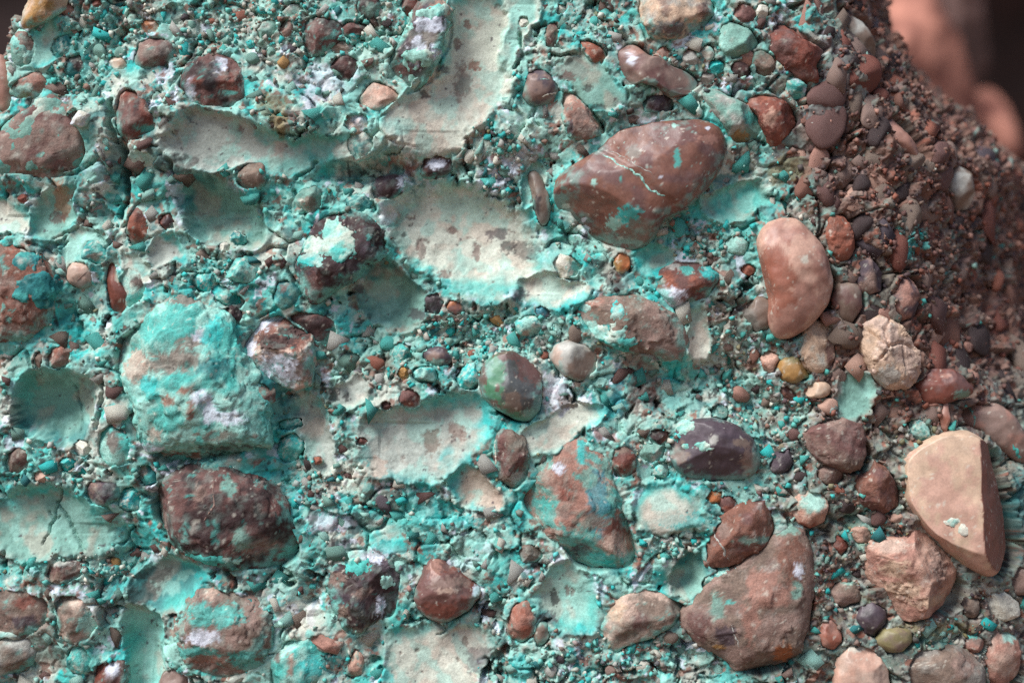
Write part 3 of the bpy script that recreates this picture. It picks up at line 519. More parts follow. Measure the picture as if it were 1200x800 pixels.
C('glossy red brown pointed cobble, lower centre', [(482,702),(490,680),(500,660),(512,652),(525,666),(550,672),(565,685),(562,700),(548,716),(525,729),(500,726),(488,716)], 40, 'brown','red', res=3, smooth=1, ang=3, n=1.3, patches=[(528,683,26,10,'mauve'),(510,665,9,10,'rose'),(515,715,26,12,'red'),(557,693,5,6,'white'),(525,690,14,4,'pinktan')])
C('knobbly dark plum cobble, lower left of centre', [(381,692),(390,665),(410,650),(440,640),(466,648),(477,670),(475,706),(465,725),(440,730),(420,746),(400,736),(390,716)], 38, 'darkbrown','purple', emb=1, res=3, n=2.3, patches=[(438,650,16,10,'white'),(465,660,10,10,'greengrey'),(425,693,10,8,'mauve'),(395,680,12,10,'mauve'),(400,715,12,10,'greybrown'),(445,710,6,14,'white'),(430,740,20,10,'greybrown')], crustp=[(453,682,8,7,'paleteal'),(420,665,14,8,'teal'),(410,655,14,8,'paleteal')])
C('big dark chocolate cobble under the bulging turquoise mass', [(168,602),(174,575),(190,555),(215,547),(260,548),(300,555),(325,575),(336,610),(351,645),(336,662),(300,671),(265,666),(235,656),(210,646),(190,635),(174,620)], 38, 'darkbrown','brown', res=3, n=1.0, ang=6, emb=.2, patches=[(180,610,14,26,'mauve'),(235,578,9,14,'mauve'),(230,618,5,6,'grey'),(280,600,26,20,'darkbrown'),(205,590,16,30,'brown'),(300,640,26,10,'mauve'),(285,632,10,16,'greengrey'),(270,570,10,10,'greengrey')], veins=[(1,'mauve',[(250,560),(254,590),(240,610)])], crustp=[(240,655,34,6,'teal'),(276,657,6,4,'paleteal')])
C('mauve crumbly stone beside a turquoise chip, left', [(96,580),(102,565),(120,559),(137,566),(138,582),(124,592),(106,590)], 20, 'mauve','purple', n=1.9)
C('blue turquoise chip left of the chocolate cobble', [(138,586),(143,571),(156,567),(167,576),(164,594),(150,601),(141,596)], 20, 'turq','blueteal', name='mineral_chip', cat='mineral', ang=6)
C('teal rounded knob between socket and chocolate cobble', [(160,556),(164,542),(178,540),(190,552),(186,568),(170,571)], 18, 'deepteal','teal', emb=1, patches=[(166,552,7,8,'pinktan')])
C('teal plated knob with brown centre left of the bulging mass', [(113,530),(118,500),(134,488),(156,500),(160,530),(150,544),(126,546)], 16, 'teal','paleteal', emb=1, patches=[(134,515,11,14,'brown')], off=2)
C('cream angular chip at the foot of the round socket', [(84,526),(90,514),(106,515),(112,526),(100,535),(90,534)], 13, 'cream','tan', name='stone_flake', ang=5)
C('brown lump with white bloom at the left edge', [(4,546),(8,530),(20,520),(34,526),(38,542),(26,553),(10,553)], 14, 'greybrown','brown', patches=[(22,520,12,6,'white')])
C('turquoise chip near the foot of the round socket', E(78,543,11,9,-20), 11, 'turq','teal', name='mineral_chip', cat='mineral', ang=5)
C('small pink knob above the cracked cast, lower left', E(48,558,9,8,0), 9, 'salmon','pinktan')
C('ridged grey brown stone lying flat, lower left', [(52,674),(58,660),(80,656),(98,660),(100,674),(80,682),(58,685)], 18, 'greybrown','brown', res=2, n=1.6, patches=[(70,660,20,4,'tan')])
C('purple grey crumbly stone at the left edge, lower', [(-20,690),(10,684),(40,690),(62,700),(60,730),(40,742),(10,746),(-20,742)], 22, 'mauve','greybrown', emb=1, res=2, n=2, patches=[(30,705,14,8,'red'),(30,728,20,8,'purple')])
C('tan lumpy stone with pale green flank, lower left', [(62,712),(68,692),(90,688),(112,705),(118,730),(108,748),(84,760),(68,742)], 22, 'pinktan','greybrown', emb=1, res=2, n=1.7, patches=[(106,730,14,18,'paleteal'),(90,700,16,4,'brown')])
C('turquoise pointed lump near the bottom left', [(76,775),(84,756),(98,754),(108,772),(100,790),(84,790)], 18, 'teal','paleteal', name='mineral_lump', cat='mineral', ang=5)
C('crumbly cream brown block at the bottom left corner', [(-20,756),(10,742),(36,745),(42,765),(30,788),(-20,800)], 22, 'tan','greybrown', n=2, ang=3)
C('brown cobble with white and teal patches, bottom left', [(204,742),(214,710),(235,685),(260,672),(290,678),(310,700),(319,730),(316,766),(296,792),(262,806),(226,792),(206,770)], 40, 'mauve','greybrown', emb=1, res=3, n=1.2, patches=[(265,683,15,8,'white'),(238,745,22,10,'white'),(246,695,8,14,'pinktan'),(250,720,34,14,'teal'),(228,765,30,10,'teal'),(240,772,24,6,'brick'),(285,772,18,12,'teal'),(300,710,16,20,'mauve')])
C('dark red and white stone at the bottom edge left', [(106,800),(110,780),(128,770),(146,774),(150,796),(140,815),(112,815)], 16, 'red','brown', patches=[(132,785,9,9,'white')], ang=4)
C('mauve dome at the bottom edge, left', [(182,815),(188,790),(204,782),(220,792),(226,815)], 16, 'mauve','greybrown', smooth=1)
C('teal dome with brown stripe at the bottom edge', [(311,790),(318,760),(335,740),(365,738),(385,755),(382,790),(370,815),(320,815)], 26, 'paleteal','teal', emb=1, res=2, n=1.2, patches=[(342,778,5,14,'rose'),(327,770,5,6,'brown'),(365,780,16,14,'turq')])
C('rose grey stone between the teal dome and dark plum cobble', [(355,750),(365,738),(385,742),(402,752),(396,768),(374,762)], 16, 'rose','greybrown', off=8)
C('tan brown upright stone at the bottom, left of centre', [(405,790),(410,765),(418,755),(428,770),(424,790),(414,796)], 15, 'salmon','brown', ang=4)
C('small smooth red pebble, lower right', [(958,742),(964,728),(975,724),(986,735),(988,752),(978,763),(964,758)], 16, 'rose','brick', smooth=1)
C('dark plum angular pebble, lower right', [(1003,725),(1012,708),(1026,704),(1041,716),(1042,730),(1028,747),(1012,744)], 19, 'purple','black', smooth=1, ang=3)
C('dark olive oval pebble under the salmon cobble', [(1025,752),(1036,738),(1054,733),(1070,740),(1072,752),(1058,764),(1038,766)], 18, 'greybrown','olive', smooth=1)
C('brown rounded stone in gravel, lower right', E(992,697,18,16,0), 17, 'greybrown','mauve', patches=[(1000,675,16,12,'greengrey')])
C('tan smooth cobble at the bottom edge, right', [(975,815),(985,770),(1005,752),(1026,758),(1044,785),(1046,815)], 26, 'pinktan','salmon', res=2, smooth=1, patches=[(1005,760,12,6,'cream')])
C('large grey cobble at the bottom edge, right', [(1058,815),(1062,776),(1080,761),(1110,755),(1140,765),(1158,785),(1160,815)], 30, 'grey','greybrown', res=2, n=.8, patches=[(1130,780,20,14,'mauve')])
C('cream block at the right edge near the bottom', [(1151,705),(1158,690),(1176,692),(1196,706),(1198,722),(1178,728),(1156,720)], 20, 'cream','tan', res=2, ang=5)
C('pink cobble with teal rim at the right edge, bottom', [(1152,760),(1160,740),(1180,735),(1196,750),(1198,790),(1180,815),(1160,810)], 20, 'pinktan','rose', patches=[(1185,745,12,8,'paleteal')])
C('small rose pebble with green rim near the bottom right', E(1142,755,14,12,0), 14, 'rose','mauve', patches=[(1138,744,14,5,'teal')])
C('dark shadowed pebble between salmon cobble and cream block', E(1139,712,11,14,0), 12, 'greybrown','black')
C('grey stone at the right edge above the cream block', [(1180,680),(1188,664),(1214,660),(1214,696),(1190,698)], 18, 'mauve','grey', ang=4)
C('red stone splinter above the lumpy salmon cobble', [(978,640),(980,624),(988,630),(996,640),(986,652)], 11, 'red','brick', ang=5)
C('brown pebble right of the red stone splinter', E(1010,627,13,10,20), 12, 'greybrown','salmon', ang=3)

# ------------------------------------------------------------------ the rock face: base form
def axis(segs):
    out = []
    for a, b, st in segs: out += list(np.arange(a, b, st))
    return np.array(out, np.float64)

XS = axis([(-1.10, -0.68, .006), (-0.68, 0.50, .00145), (0.50, 0.80, .0019), (0.80, 1.3, .006)])
ZS = axis([(-0.66, -0.45, .006), (-0.45, 0.44, .00145), (0.44, 0.60, .003), (0.60, 0.9, .010)])
NX, NZ = len(XS), len(ZS)

def base_depth(x, z):
    v = 400 - 1000 * z
    kv = [-400, -100, 0, 90, 170, 260, 350, 450, 600, 800, 1100]
    xs = np.interp(v, kv, [.24, .28, .30, .315, .33, .345, .37, .42, .44, .43, .42])
    c = np.interp(v, kv, [7.5, 6.4, 5.5, 3.1, 2.0, 2.1, 2.4, 2.1, 1.2, 1.0, 1.0])
    q = np.maximum(0, x - xs); ql = 2.6 / c
    f = np.where(q < ql, c * q * q, c * ql * ql + 5.2 * (q - ql))
    u = 600 + 1000 * x
    d = np.maximum(0, ((62 - u) * .92 + (0 - v) * .39 - 8) / 1000.0)
    f = f + np.minimum(34 * d * d, 4 * d + 34 * .0036 * 0)
    e = np.maximum(0, z - 0.47); f = f + 4.0 * e * e
    g = np.maximum(0, -0.72 - x); f = f + 5.0 * g * g
    return np.minimum(f, 1.15)

GX, GZ = np.meshgrid(XS, ZS)
F = base_depth(GX, GZ)
for _ in range(3):
    F[1:-1] = (F[:-2] + 2 * F[1:-1] + F[2:]) / 4
FX = np.gradient(F, XS, axis=1); FZ = np.gradient(F, ZS, axis=0)
NRM = np.stack([FX, -np.ones_like(F), FZ], -1); NRM /= np.linalg.norm(NRM, axis=-1, keepdims=True)
SA = np.concatenate([np.zeros((NZ, 1)), np.cumsum(np.hypot(np.diff(XS)[None, :], np.diff(F, axis=1)), axis=1)], 1) * 1000   # mm along the skin
SA -= SA[:, [np.argmin(abs(XS))]]; SA += 600
TA = (0.4 - GZ) * 1000
PS = (D + F) / D
U = 600 + 1000 * GX / PS; V = 400 - 1000 * GZ / PS
s, t = SA.ravel().astype(np.float32), TA.ravel().astype(np.float32)
u, v = U.ravel().astype(np.float32), V.ravel().astype(np.float32)
slope = sst(0.5, 1.6, np.hypot(FX, FZ).ravel()).astype(np.float32)      # 1 on the receding flank

def ell(cx, cy, rx, ry): return ((u - cx) / rx) ** 2 + ((v - cy) / ry) ** 2

# large relief, millimetres towards the viewer
macro = 17 * fbm2(s / 170, t / 170, 3, 1.3) + 11 * fbm2(s / 60, t / 60, 3, 2.1)
RELIEF = [(300,150,170,60,16),(110,170,120,60,10),(470,60,60,80,10),(600,270,120,60,-6),(450,203,62,15,-48),(430,350,60,50,-18),(250,250,70,50,-8),(322,485,40,60,-36),(60,480,60,60,-6),
          (220,440,110,110,6),(560,400,130,26,-8),(750,450,60,50,-16),(500,510,100,50,6),(150,640,50,50,-16),(170,740,40,60,-14),(340,700,50,40,4),(660,200,40,60,-12),(640,160,40,40,6),
          (880,450,60,90,-14),(800,700,40,30,-16),(1000,690,40,60,-12),(1040,500,60,60,-10),(700,100,60,60,4),(870,230,50,60,-12),(140,210,16,60,-14),(100,340,50,40,-10),(90,400,60,20,-10),(470,640,60,40,0)]
for cx, cy, rx, ry, a in RELIEF: macro += 1.35 * a * np.exp(-ell(cx, cy, rx, ry)).astype(np.float32)

# rubble of grains at three sizes
wa = worley(s / 21 + fbm2(s / 30, t / 30, 2, 4.) * .5, t / 18 + fbm2(s / 30, t / 30, 2, 6.) * .5, 1)
wb = worley(s / 9.5, t / 8.5, 2)
wc = worley(s / 4.6, t / 4.4, 3)
wd_ = worley(s / 40 + fbm2(s / 40, t / 40, 3, 14.) * .45, t / 34 + fbm2(s / 40, t / 40, 3, 16.) * .45, 4)
def blocks(w, size, amp, tilt):
    ga = ((w[2] * 7.13) % 1 - .5) * 2; gb = ((w[3] * 5.77) % 1 - .5) * 2
    return amp * (w[2] - .5) + size * tilt * (w[4] * ga + w[5] * gb) - amp * .5 * sst(.14, .0, w[1] - w[0])
def grains(w, amp): return amp * ((w[2] - .45) * 1.1 + .75 * np.minimum(1, (w[1] - w[0]) * 2.2) - .4)
grav = np.zeros_like(u); tealshare = np.full_like(u, .5); tw = np.full_like(u, .25)
for cx, cy, rx, ry, a, ts in GRAVEL:
    g = np.exp(-ell(cx, cy, rx, ry) ** 1.5).astype(np.float32)
    grav = np.maximum(grav, .8 * a * g); tealshare = tealshare + ts * g; tw = tw + g
tealshare = (tealshare - .5 + .5 * .25) / tw
grav = np.clip(grav + .25 * fbm2(s / 50, t / 50, 3, 8.2), 0, 1)
fine = fbm2(s / 14, t / 14, 4, 3.7, .6); mid = fbm2(s / 45, t / 45, 4, 5.2, .55)
blk = blocks(wd_, 36, 7.0, .38) * (1 - .5 * grav) + blocks(wa, 20, 4.0, .40) * (.8 - .2 * grav)
rough = blk + grains(wa, 1.2) * (.45 + .5 * grav + .3 * slope) + blocks(wb, 9, 2.6, .55) * (.3 + .8 * grav + .4 * slope) + blocks(wc, 4.5, 1.3, .6) * (.25 + .8 * grav) + 2.2 * fine + (.5 + .5 * grav) * (1.5 * fbm2(s / 5.5, t / 5.5, 3, 18., .7) - 1.2 * sst(.25, .5, fbm2(s / 4, t / 4, 2, 19.)))
right0 = sst(800, 980, u + .10 * (v - 400) + 60 * mid)
# mineral skin: a thin ragged layer that stands a few mm proud and has broken edges
skin_n = mid + .35 * fine + .18 * fbm2(s / 5, t / 5, 2, 7.7)
skin = sst(.0, .08, skin_n + .25 - .34 * right0) * (1 - .6 * grav) * (1 - slope * .9)
skin2 = sst(.0, .05, fbm2(s / 28, t / 28, 4, 12.4, .6) - .14) * (1 - .6 * grav) * (1 - slope)
wl = worley(s / 92 + fbm2(s / 50, t / 50, 4, 26.) * .5, t / 80 + fbm2(s / 50, t / 50, 4, 27.) * .5, 6)
crev = 26 * sst(.075, .0, wl[1] - wl[0]) * sst(.0, .2, fbm2(s / 70, t / 70, 3, 28.)) + 14 * sst(.13, .0, wd_[1] - wd_[0]) * sst(-.05, .2, fbm2(s / 45, t / 45, 3, 29.))
rough = rough - crev * (1 - .5 * grav)
soft = .42 * blk + 3.0 * fbm2(s / 24, t / 24, 3, 37.) + .45 * fine - .6 * crev * sst(.1, .3, mid)
disp = macro + rough * (1 - skin) + (soft + 2.2) * skin + 1.8 * skin2

# matrix colours
def mixc(c, col, w): return c + (np.asarray(col) - c) * w[:, None]
right = sst(840, 1010, u + .10 * (v - 400) + 60 * mid)                          # the turquoise thins out towards the right flank
fl = np.maximum(slope, sst(915, 1000, u + 45 * mid) * sst(540, 400, v))
tealy = np.clip((tealshare * .8 + .25 - .45 * right) * (1 - .58 * fl), .06, 1)
base = np.tile(P['greengrey'] * .75 + P['tan'] * .25, (len(u), 1)).astype(np.float32)
base = mixc(base, P['greybrown'], np.clip(sst(-.05, .35, fbm2(s / 60, t / 60, 4, 21.)) * .7 + right * .55 + fl * .4, 0, .95))
base = mixc(base, P['tan'], .8 * sst(.05, .3, fbm2(s / 35, t / 35, 4, 22.)))
base = mixc(base, P['deepteal'], .75 * (1 - .6 * grav) * sst(-.08, .22, fbm2(s / 40, t / 40, 4, 23.)) * (1 - .75 * right))  # random deep teal, partly standing in for the shading of crevices
base = mixc(base, P['darkbrown'], .75 * sst(.10, .28, fbm2(s / 26, t / 26, 5, 24., .65)))
pal_t = np.stack([P[k] for k in ('teal', 'paleteal', 'turq', 'greengrey', 'cream', 'teal', 'paleteal', 'teal', 'tan', 'turq', 'cream', 'paleteal')])
pal_b = np.stack([P[k] for k in ('brown', 'greybrown', 'tan', 'darkbrown', 'mauve', 'greybrown', 'red', 'cream', 'greengrey', 'purple', 'olive', 'brick')])
pal_f = np.stack([P[k] for k in ('brown', 'darkbrown', 'red', 'greybrown', 'brown', 'mauve', 'brick', 'purple', 'darkbrown', 'warmbrown', 'rose', 'brown')])
for w, k in ((wa, .35), (wb, .55), (wc, .5)):
    pick = np.where((w[3] < tealy)[:, None], pal_t[(w[2] * 11.99).astype(int)], pal_b[((w[3] * 7.3 + w[2]) % 1 * 11.99).astype(int)])
    pick = np.where(((fl > .3) & (w[3] > tealy))[:, None], pal_f[((w[3] * 7.3 + w[2]) % 1 * 11.99).astype(int)], pick)
    base = base + (pick - base) * (k * np.clip(.35 + .7 * grav + .4 * slope, 0, 1))[:, None]
base = mixc(base, P['greybrown'] * .3 + P['warmbrown'] * .7, .8 * fl * sst(-.35, .2, fbm2(s / 18, t / 18, 3, 36.)))
sk = np.tile(P['teal'], (len(u), 1)).astype(np.float32)
sk = mixc(sk, P['paleteal'], .95 * sst(-.30, .12, fbm2(s / 42, t / 42, 5, 31., .6)))
sk = mixc(sk, P['turq'], .85 * sst(.04, .34, fbm2(s / 26, t / 26, 5, 32., .65)))
sk = mixc(sk, P['cream'] * .7 + P['tan'] * .3, .85 * sst(-.08, .28, fbm2(s / 38, t / 38, 4, 33.)))
sk = mixc(sk, P['deepteal'], .75 * sst(.08, .34, fbm2(s / 24, t / 24, 5, 34., .65)))
sk = mixc(sk, P['turq'], .75 * np.exp(-((skin_n + .10) / .07) ** 2) * sst(-.2, .2, fbm2(s / 55, t / 55, 3, 38.)))
col = base + (sk - base) * (skin * (1 - .8 * right))[:, None]
col = mixc(col, P['paleteal'], .7 * skin2 * (1 - right) * sst(-.1, .2, fine))
col = mixc(col, P['white'], .75 * sst(.34, .40, fbm2(s / 20, t / 20, 4, 41., .6)) * (1 - right))
col = mixc(col, P['black'], .8 * sst(.30, .38, fbm2(s / 9, t / 9, 4, 42., .6)))
col = mixc(col, P['brick'], .7 * sst(.34, .42, fbm2(s / 11, t / 11, 3, 43., .6)))

wu = u + 6 * fbm2(s / 16, t / 16, 4, 51., .6) + 8 * fbm2(s / 44, t / 44, 2, 53.); wv = v + 6 * fbm2(s / 16, t / 16, 4, 52., .6) + 8 * fbm2(s / 44, t / 44, 2, 54.)
smooth_w = np.zeros_like(u)
col *= (1 + (.30 - .14 * skin) * fbm2(s / 4, t / 4, 3, 45., .8))[:, None]

def near(cx, cy, r): return np.flatnonzero((np.abs(u - cx) < r) & (np.abs(v - cy) < r))

for hi, (pts, dep, core, rim, rimw, tilt, spots) in enumerate(HOLLOWS):
    cx, cy, rr = outline(pts)
    ix = near(cx, cy, rr.max() * 1.35)
    du, dv = wu[ix] - cx, wv[ix] - cy
    rho = np.hypot(du, dv) / rad_at(rr, np.arctan2(dv, du))
    thn = np.arctan2(dv, du)
    soft_e = .07 + .19 * angn(thn, 1.3, hi)           # here crisp, there fading into the matrix
    w = sst(1.0 + soft_e, .97 - soft_e, rho).astype(np.float32)
    q = np.clip(1 - rho ** 2, 0, 1)
    loc = np.median(macro[ix])
    m0 = macro[ix] * .35 + loc * .65
    cast = -(dep * 1.35 + 3.5) * q ** .70 + tilt[0] * du + tilt[1] * dv + (2.5 if dep < 10 else 0) + .9 * fbm2(s[ix] / 30, t[ix] / 30, 3, 60. + hi) + .35 * fine[ix]
    rimlift = 4.0 * np.exp(-((rho - 1.03) / .085) ** 2) * sst(.30, .42, angn(thn, 2.6, hi + .5))
    flake = sst(.0, .06, fbm2(s[ix] / 13, t[ix] / 13, 4, 70. + hi, .6) - (.62 - .16 * spots))
    body = m0 + cast - 1.1 * flake
    disp[ix] = disp[ix] * (1 - w) + body * w + rimlift
    smooth_w[ix] = np.maximum(smooth_w[ix], w)
    nn = fbm2(s[ix] / 34, t[ix] / 34, 4, 80. + hi, .55)
    cc = np.tile(P[core] * .84 + P['paleteal'] * .16, (len(ix), 1)).astype(np.float32)
    side = math.pi * 2 * ((hi * .618) % 1)
    lop = sst(-.5, .7, np.cos(np.arctan2(dv, du) - side) + .5 * nn)
    cc = mixc(cc, P[rim], sst(1 - rimw, 1.0, rho + .55 * nn - .35 * (1 - lop)) * .9)
    cc = mixc(cc, P['pinktan'], .42 * sst(.08, .36, fbm2(s[ix] / 26, t[ix] / 26, 3, 90. + hi)))
    cc = mixc(cc, P['paleteal'], .5 * sst(.08, .3, fbm2(s[ix] / 20, t[ix] / 20, 4, 95. + hi)))
    cc = mixc(cc, P['turq'], .75 * lop * sst(.85, 1.1, rho + .5 * fbm2(s[ix] / 18, t[ix] / 18, 4, 97. + hi)) * (rim in ('teal', 'turq', 'paleteal')))
    fc = np.where((vn2(s[ix] / 18, t[ix] / 18) > .5)[:, None], P['brown'], P['greybrown'])
    cc = cc + (fc - cc) * (.6 * flake)[:, None]
    cc = mixc(cc, P['purple'], .8 * sst(.60, .66, fbm2(s[ix] / 7, t[ix] / 7, 3, 99. + hi)))
    cc = cc * (1 + .10 * fbm2(s[ix] / 8, t[ix] / 8, 4, 98. + hi, .7))[:, None]
    wc_ = sst(1.06 + soft_e, .92 - soft_e, rho + .18 * nn)
    col[ix] = col[ix] * (1 - wc_)[:, None] + cc * wc_[:, None]

for i, (cx, cy, rx, ry, c) in enumerate(STAINS_AND_SHADE):
    ix = near(cx, cy, max(rx, ry) * 1.7 + 4)
    k = np.sqrt(((u[ix] - cx) / rx) ** 2 + ((v[ix] - cy) / ry) ** 2)
    sc = max(3.0, min(rx, ry) * .7)
    m = sst(-.06, .26, 1 - k + 1.0 * fbm2(s[ix] / sc, t[ix] / sc, 5, 110. + i, .72))
    big = max(rx, ry) > 15
    col[ix] += (P[c] - col[ix]) * ((.6 if big else .72) * m)[:, None]
    if not big: disp[ix] -= .7 * m

for wd, dp, pl in CRACKS:
    p = np.array(pl); c = (p.max(0) + p.min(0)) / 2; r = (p.max(0) - p.min(0)).max() / 2 + 14
    ix = near(c[0], c[1], r)
    dd = polydist(u[ix] + 3.5 * fbm2(s[ix] / 9, t[ix] / 9, 3, 61.), v[ix] + 3.5 * fbm2(s[ix] / 9, t[ix] / 9, 3, 62.), pl)
    disp[ix] -= dp * sst(wd * 1.15, wd * .35, dd)

# seats of the cobbles
for i, k in enumerate(K):
    cx, cy, rr = outline(k['pts'], smooth=3 if not k.get('ang') else 1)
    k['c'] = (cx, cy); k['rr'] = rr; k['R'] = float(rr.mean())
    j = int(np.argmin(np.hypot(u - cx, v - cy) + 40 * np.clip(F.ravel() - .02, 0, 1))); k['j'] = j
    k['lvl'] = float(macro[j] * .6) + k.get('off', 0) * .5
for i, k in enumerate(K):
    cx, cy = k['c']; rr = k['rr']; emb = k.get('emb', .1 if k['cat'] == 'mineral' else .1 if (k.get('smooth') or cx > 720) else .4)
    ix = near(cx, cy, rr.max() * 1.35 + 10)
    du, dv = u[ix] - cx, v[ix] - cy
    th = np.arctan2(dv, du)
    rho = np.hypot(du, dv) / rad_at(rr, th)
    lap = .79 + .10 * sst(-.2, .9, np.sin(th) * .8 + np.cos(th) * .45) + .17 * angn(th, 1.9, i) + 2.0 / k['R'] * (angn(th, 7.0, i + .3) - .5)
    lap = lap - .15 * emb
    out = np.hypot(du, dv) - rad_at(rr, th)
    coll = np.exp(-np.maximum(out, 0) / 12.0)
    disp[ix] = disp[ix] * (1 - .75 * coll) + (k['lvl'] + 3.5 + 7 * emb + .55 * (disp[ix] - macro[ix])) * .75 * coll
    pit = sst(lap + .05, lap - .05, rho)
    disp[ix] = disp[ix] * (1 - pit) + np.minimum(disp[ix], k['lvl'] - min(30, 12 + .4 * k['R'])) * pit
    grow = sst(9, 1, np.abs(out - 2)) * sst(.45, .75, angn(th, 2.4, i + .7)) * (u[ix] < 900)
    col[ix] += (P['turq'] * .5 + P['paleteal'] * .5 - col[ix]) * (.55 * grow * sst(-.1, .2, fine[ix]))[:, None]

base_pt = np.stack([GX, F, GZ], -1).reshape(-1, 3)
N3 = NRM.reshape(-1, 3)
PT = base_pt + N3 * (disp * .001)[:, None]
gi = np.arange(NX * NZ).reshape(NZ, NX)
quads = np.stack([gi[:-1, :-1], gi[:-1, 1:], gi[1:, 1:], gi[1:, :-1]], -1).reshape(-1, 4)
quads = quads[(F.ravel()[quads] < 1.1).all(1)]
rock = link_mesh('rock_face', PT, quads, col, M_ROCK)
rock['kind'] = 'structure'
rock['label'] = 'turquoise stained conglomerate rock face full of cobbles and smooth casts'

# ------------------------------------------------------------------ cobbles
def facet(p, n, k):
    n = np.array(n, np.float64); n /= np.linalg.norm(n)
    d = p @ n; lim = d.max() * k
    return p - np.outer(np.maximum(0, d - lim) * .94, n)

LAST_SIDE = {'m': None}
_disc = {}
def disc_grid(n):
    """square grid bent into a disc: even faces, no pole"""
    if n in _disc: return _disc[n]
    g = np.linspace(-1, 1, n); A, B = np.meshgrid(g, g)
    r = np.maximum(np.abs(A), np.abs(B)); l2 = np.hypot(A, B); l2[l2 == 0] = 1
    k = r / l2
    x, y = (A * k).ravel(), (B * k).ravel()
    gi = np.arange(n * n).reshape(n, n)
    q = np.stack([gi[:-1, :-1], gi[:-1, 1:], gi[1:, 1:], gi[1:, :-1]], -1).reshape(-1, 4)
    ring = np.r_[gi[0, :-1], gi[:-1, -1], gi[-1, :0:-1], gi[:0:-1, 0]]
    last = n * n
    tr = np.stack([np.full(len(ring), last), np.roll(ring, -1), ring], 1)
    _disc[n] = (np.hypot(x, y), np.arctan2(y, x), q[:, ::-1].copy(), tr[:, ::-1].copy())
    return _disc[n]

def stone_shape(rr, R, h, n_grid, rnd, ang=0, facets=(), n=1.0, e=.82, seed=0.0, chip=False):
    d0, th, quads, capt = disc_grid(n_grid)
    ph = d0 * math.pi * .68
    back = max(h * .9, R * .55)
    ring = np.maximum(np.sin(ph), 0) ** e
    cz = np.cos(ph); cz = np.sign(cz) * np.abs(cz) ** .9
    r = rad_at(rr, th)
    rs = ring * (r * ring ** 2 + R * (1 - ring ** 2))
    p = np.stack([rs * np.cos(th), rs * np.sin(th), cz * np.where(cz > 0, h, back)], 1)
    p = np.concatenate([p, [[0, 0, -back]]])
    for q, k in facets:
        n0 = np.array(q, float) / np.linalg.norm(q); d1 = p @ n0; LAST_SIDE['m'] = (d1 > d1.max() * k).astype(np.float32)
        p = facet(p, q, k)
    for _ in range(ang):
        a = rnd.uniform(0, 2 * math.pi); z = rnd.uniform(.15 if chip else .42, .95); m = math.sqrt(1 - z * z)
        p = facet(p, (m * math.cos(a), m * math.sin(a), z), (rnd.uniform(.66, .88) if z > .6 else rnd.uniform(.80, .93)) - (.08 if chip else 0))
    d = p / np.linalg.norm(p, axis=1, keepdims=True)
    q = p / R
    o = fbm3(q * 1.1, 3, seed) * .10 + fbm3(q * 3.4, 3, seed + 3.) * .030 * n + fbm3(q * 9, 3, seed + 6.) * .012 * n
    if n >= 1.5: o = o + .05 * (n - 1) * (np.abs(fbm3(q * 2.6, 3, seed + 8.)) * 2 - .4)
    p = p + d * (o * R * (.5 if chip else 1))[:, None]
    return p, quads, capt

def mesh_mixed(name, verts, quads, tris, colors, mat, parent=None, loc=(0, 0, 0)):
    me = bpy.data.meshes.new(name)
    nv = len(verts)
    me.vertices.add(nv); me.vertices.foreach_set('co', np.asarray(verts, np.float32).ravel())
    li = np.concatenate([quads.ravel(), tris.ravel()]).astype(np.int32)
    st = np.concatenate([np.arange(len(quads)) * 4, len(quads) * 4 + np.arange(len(tris)) * 3]).astype(np.int32)
    me.loops.add(len(li)); me.loops.foreach_set('vertex_index', li)
    me.polygons.add(len(st)); me.polygons.foreach_set('loop_start', st)
    me.update(calc_edges=True)
    me.polygons.foreach_set('use_smooth', np.ones(len(st), bool))
    if colors is not None:
        at = me.color_attributes.new('Col', 'FLOAT_COLOR', 'POINT')
        c4 = np.ones((nv, 4), np.float32); c4[:, :3] = np.clip(colors, .004, .9)
        at.data.foreach_set('color', c4.ravel())
    me.materials.append(mat)
    o = bpy.data.objects.new(name, me); o.location = loc; COL.objects.link(o)
    if parent is not None: o.parent = parent
    return o

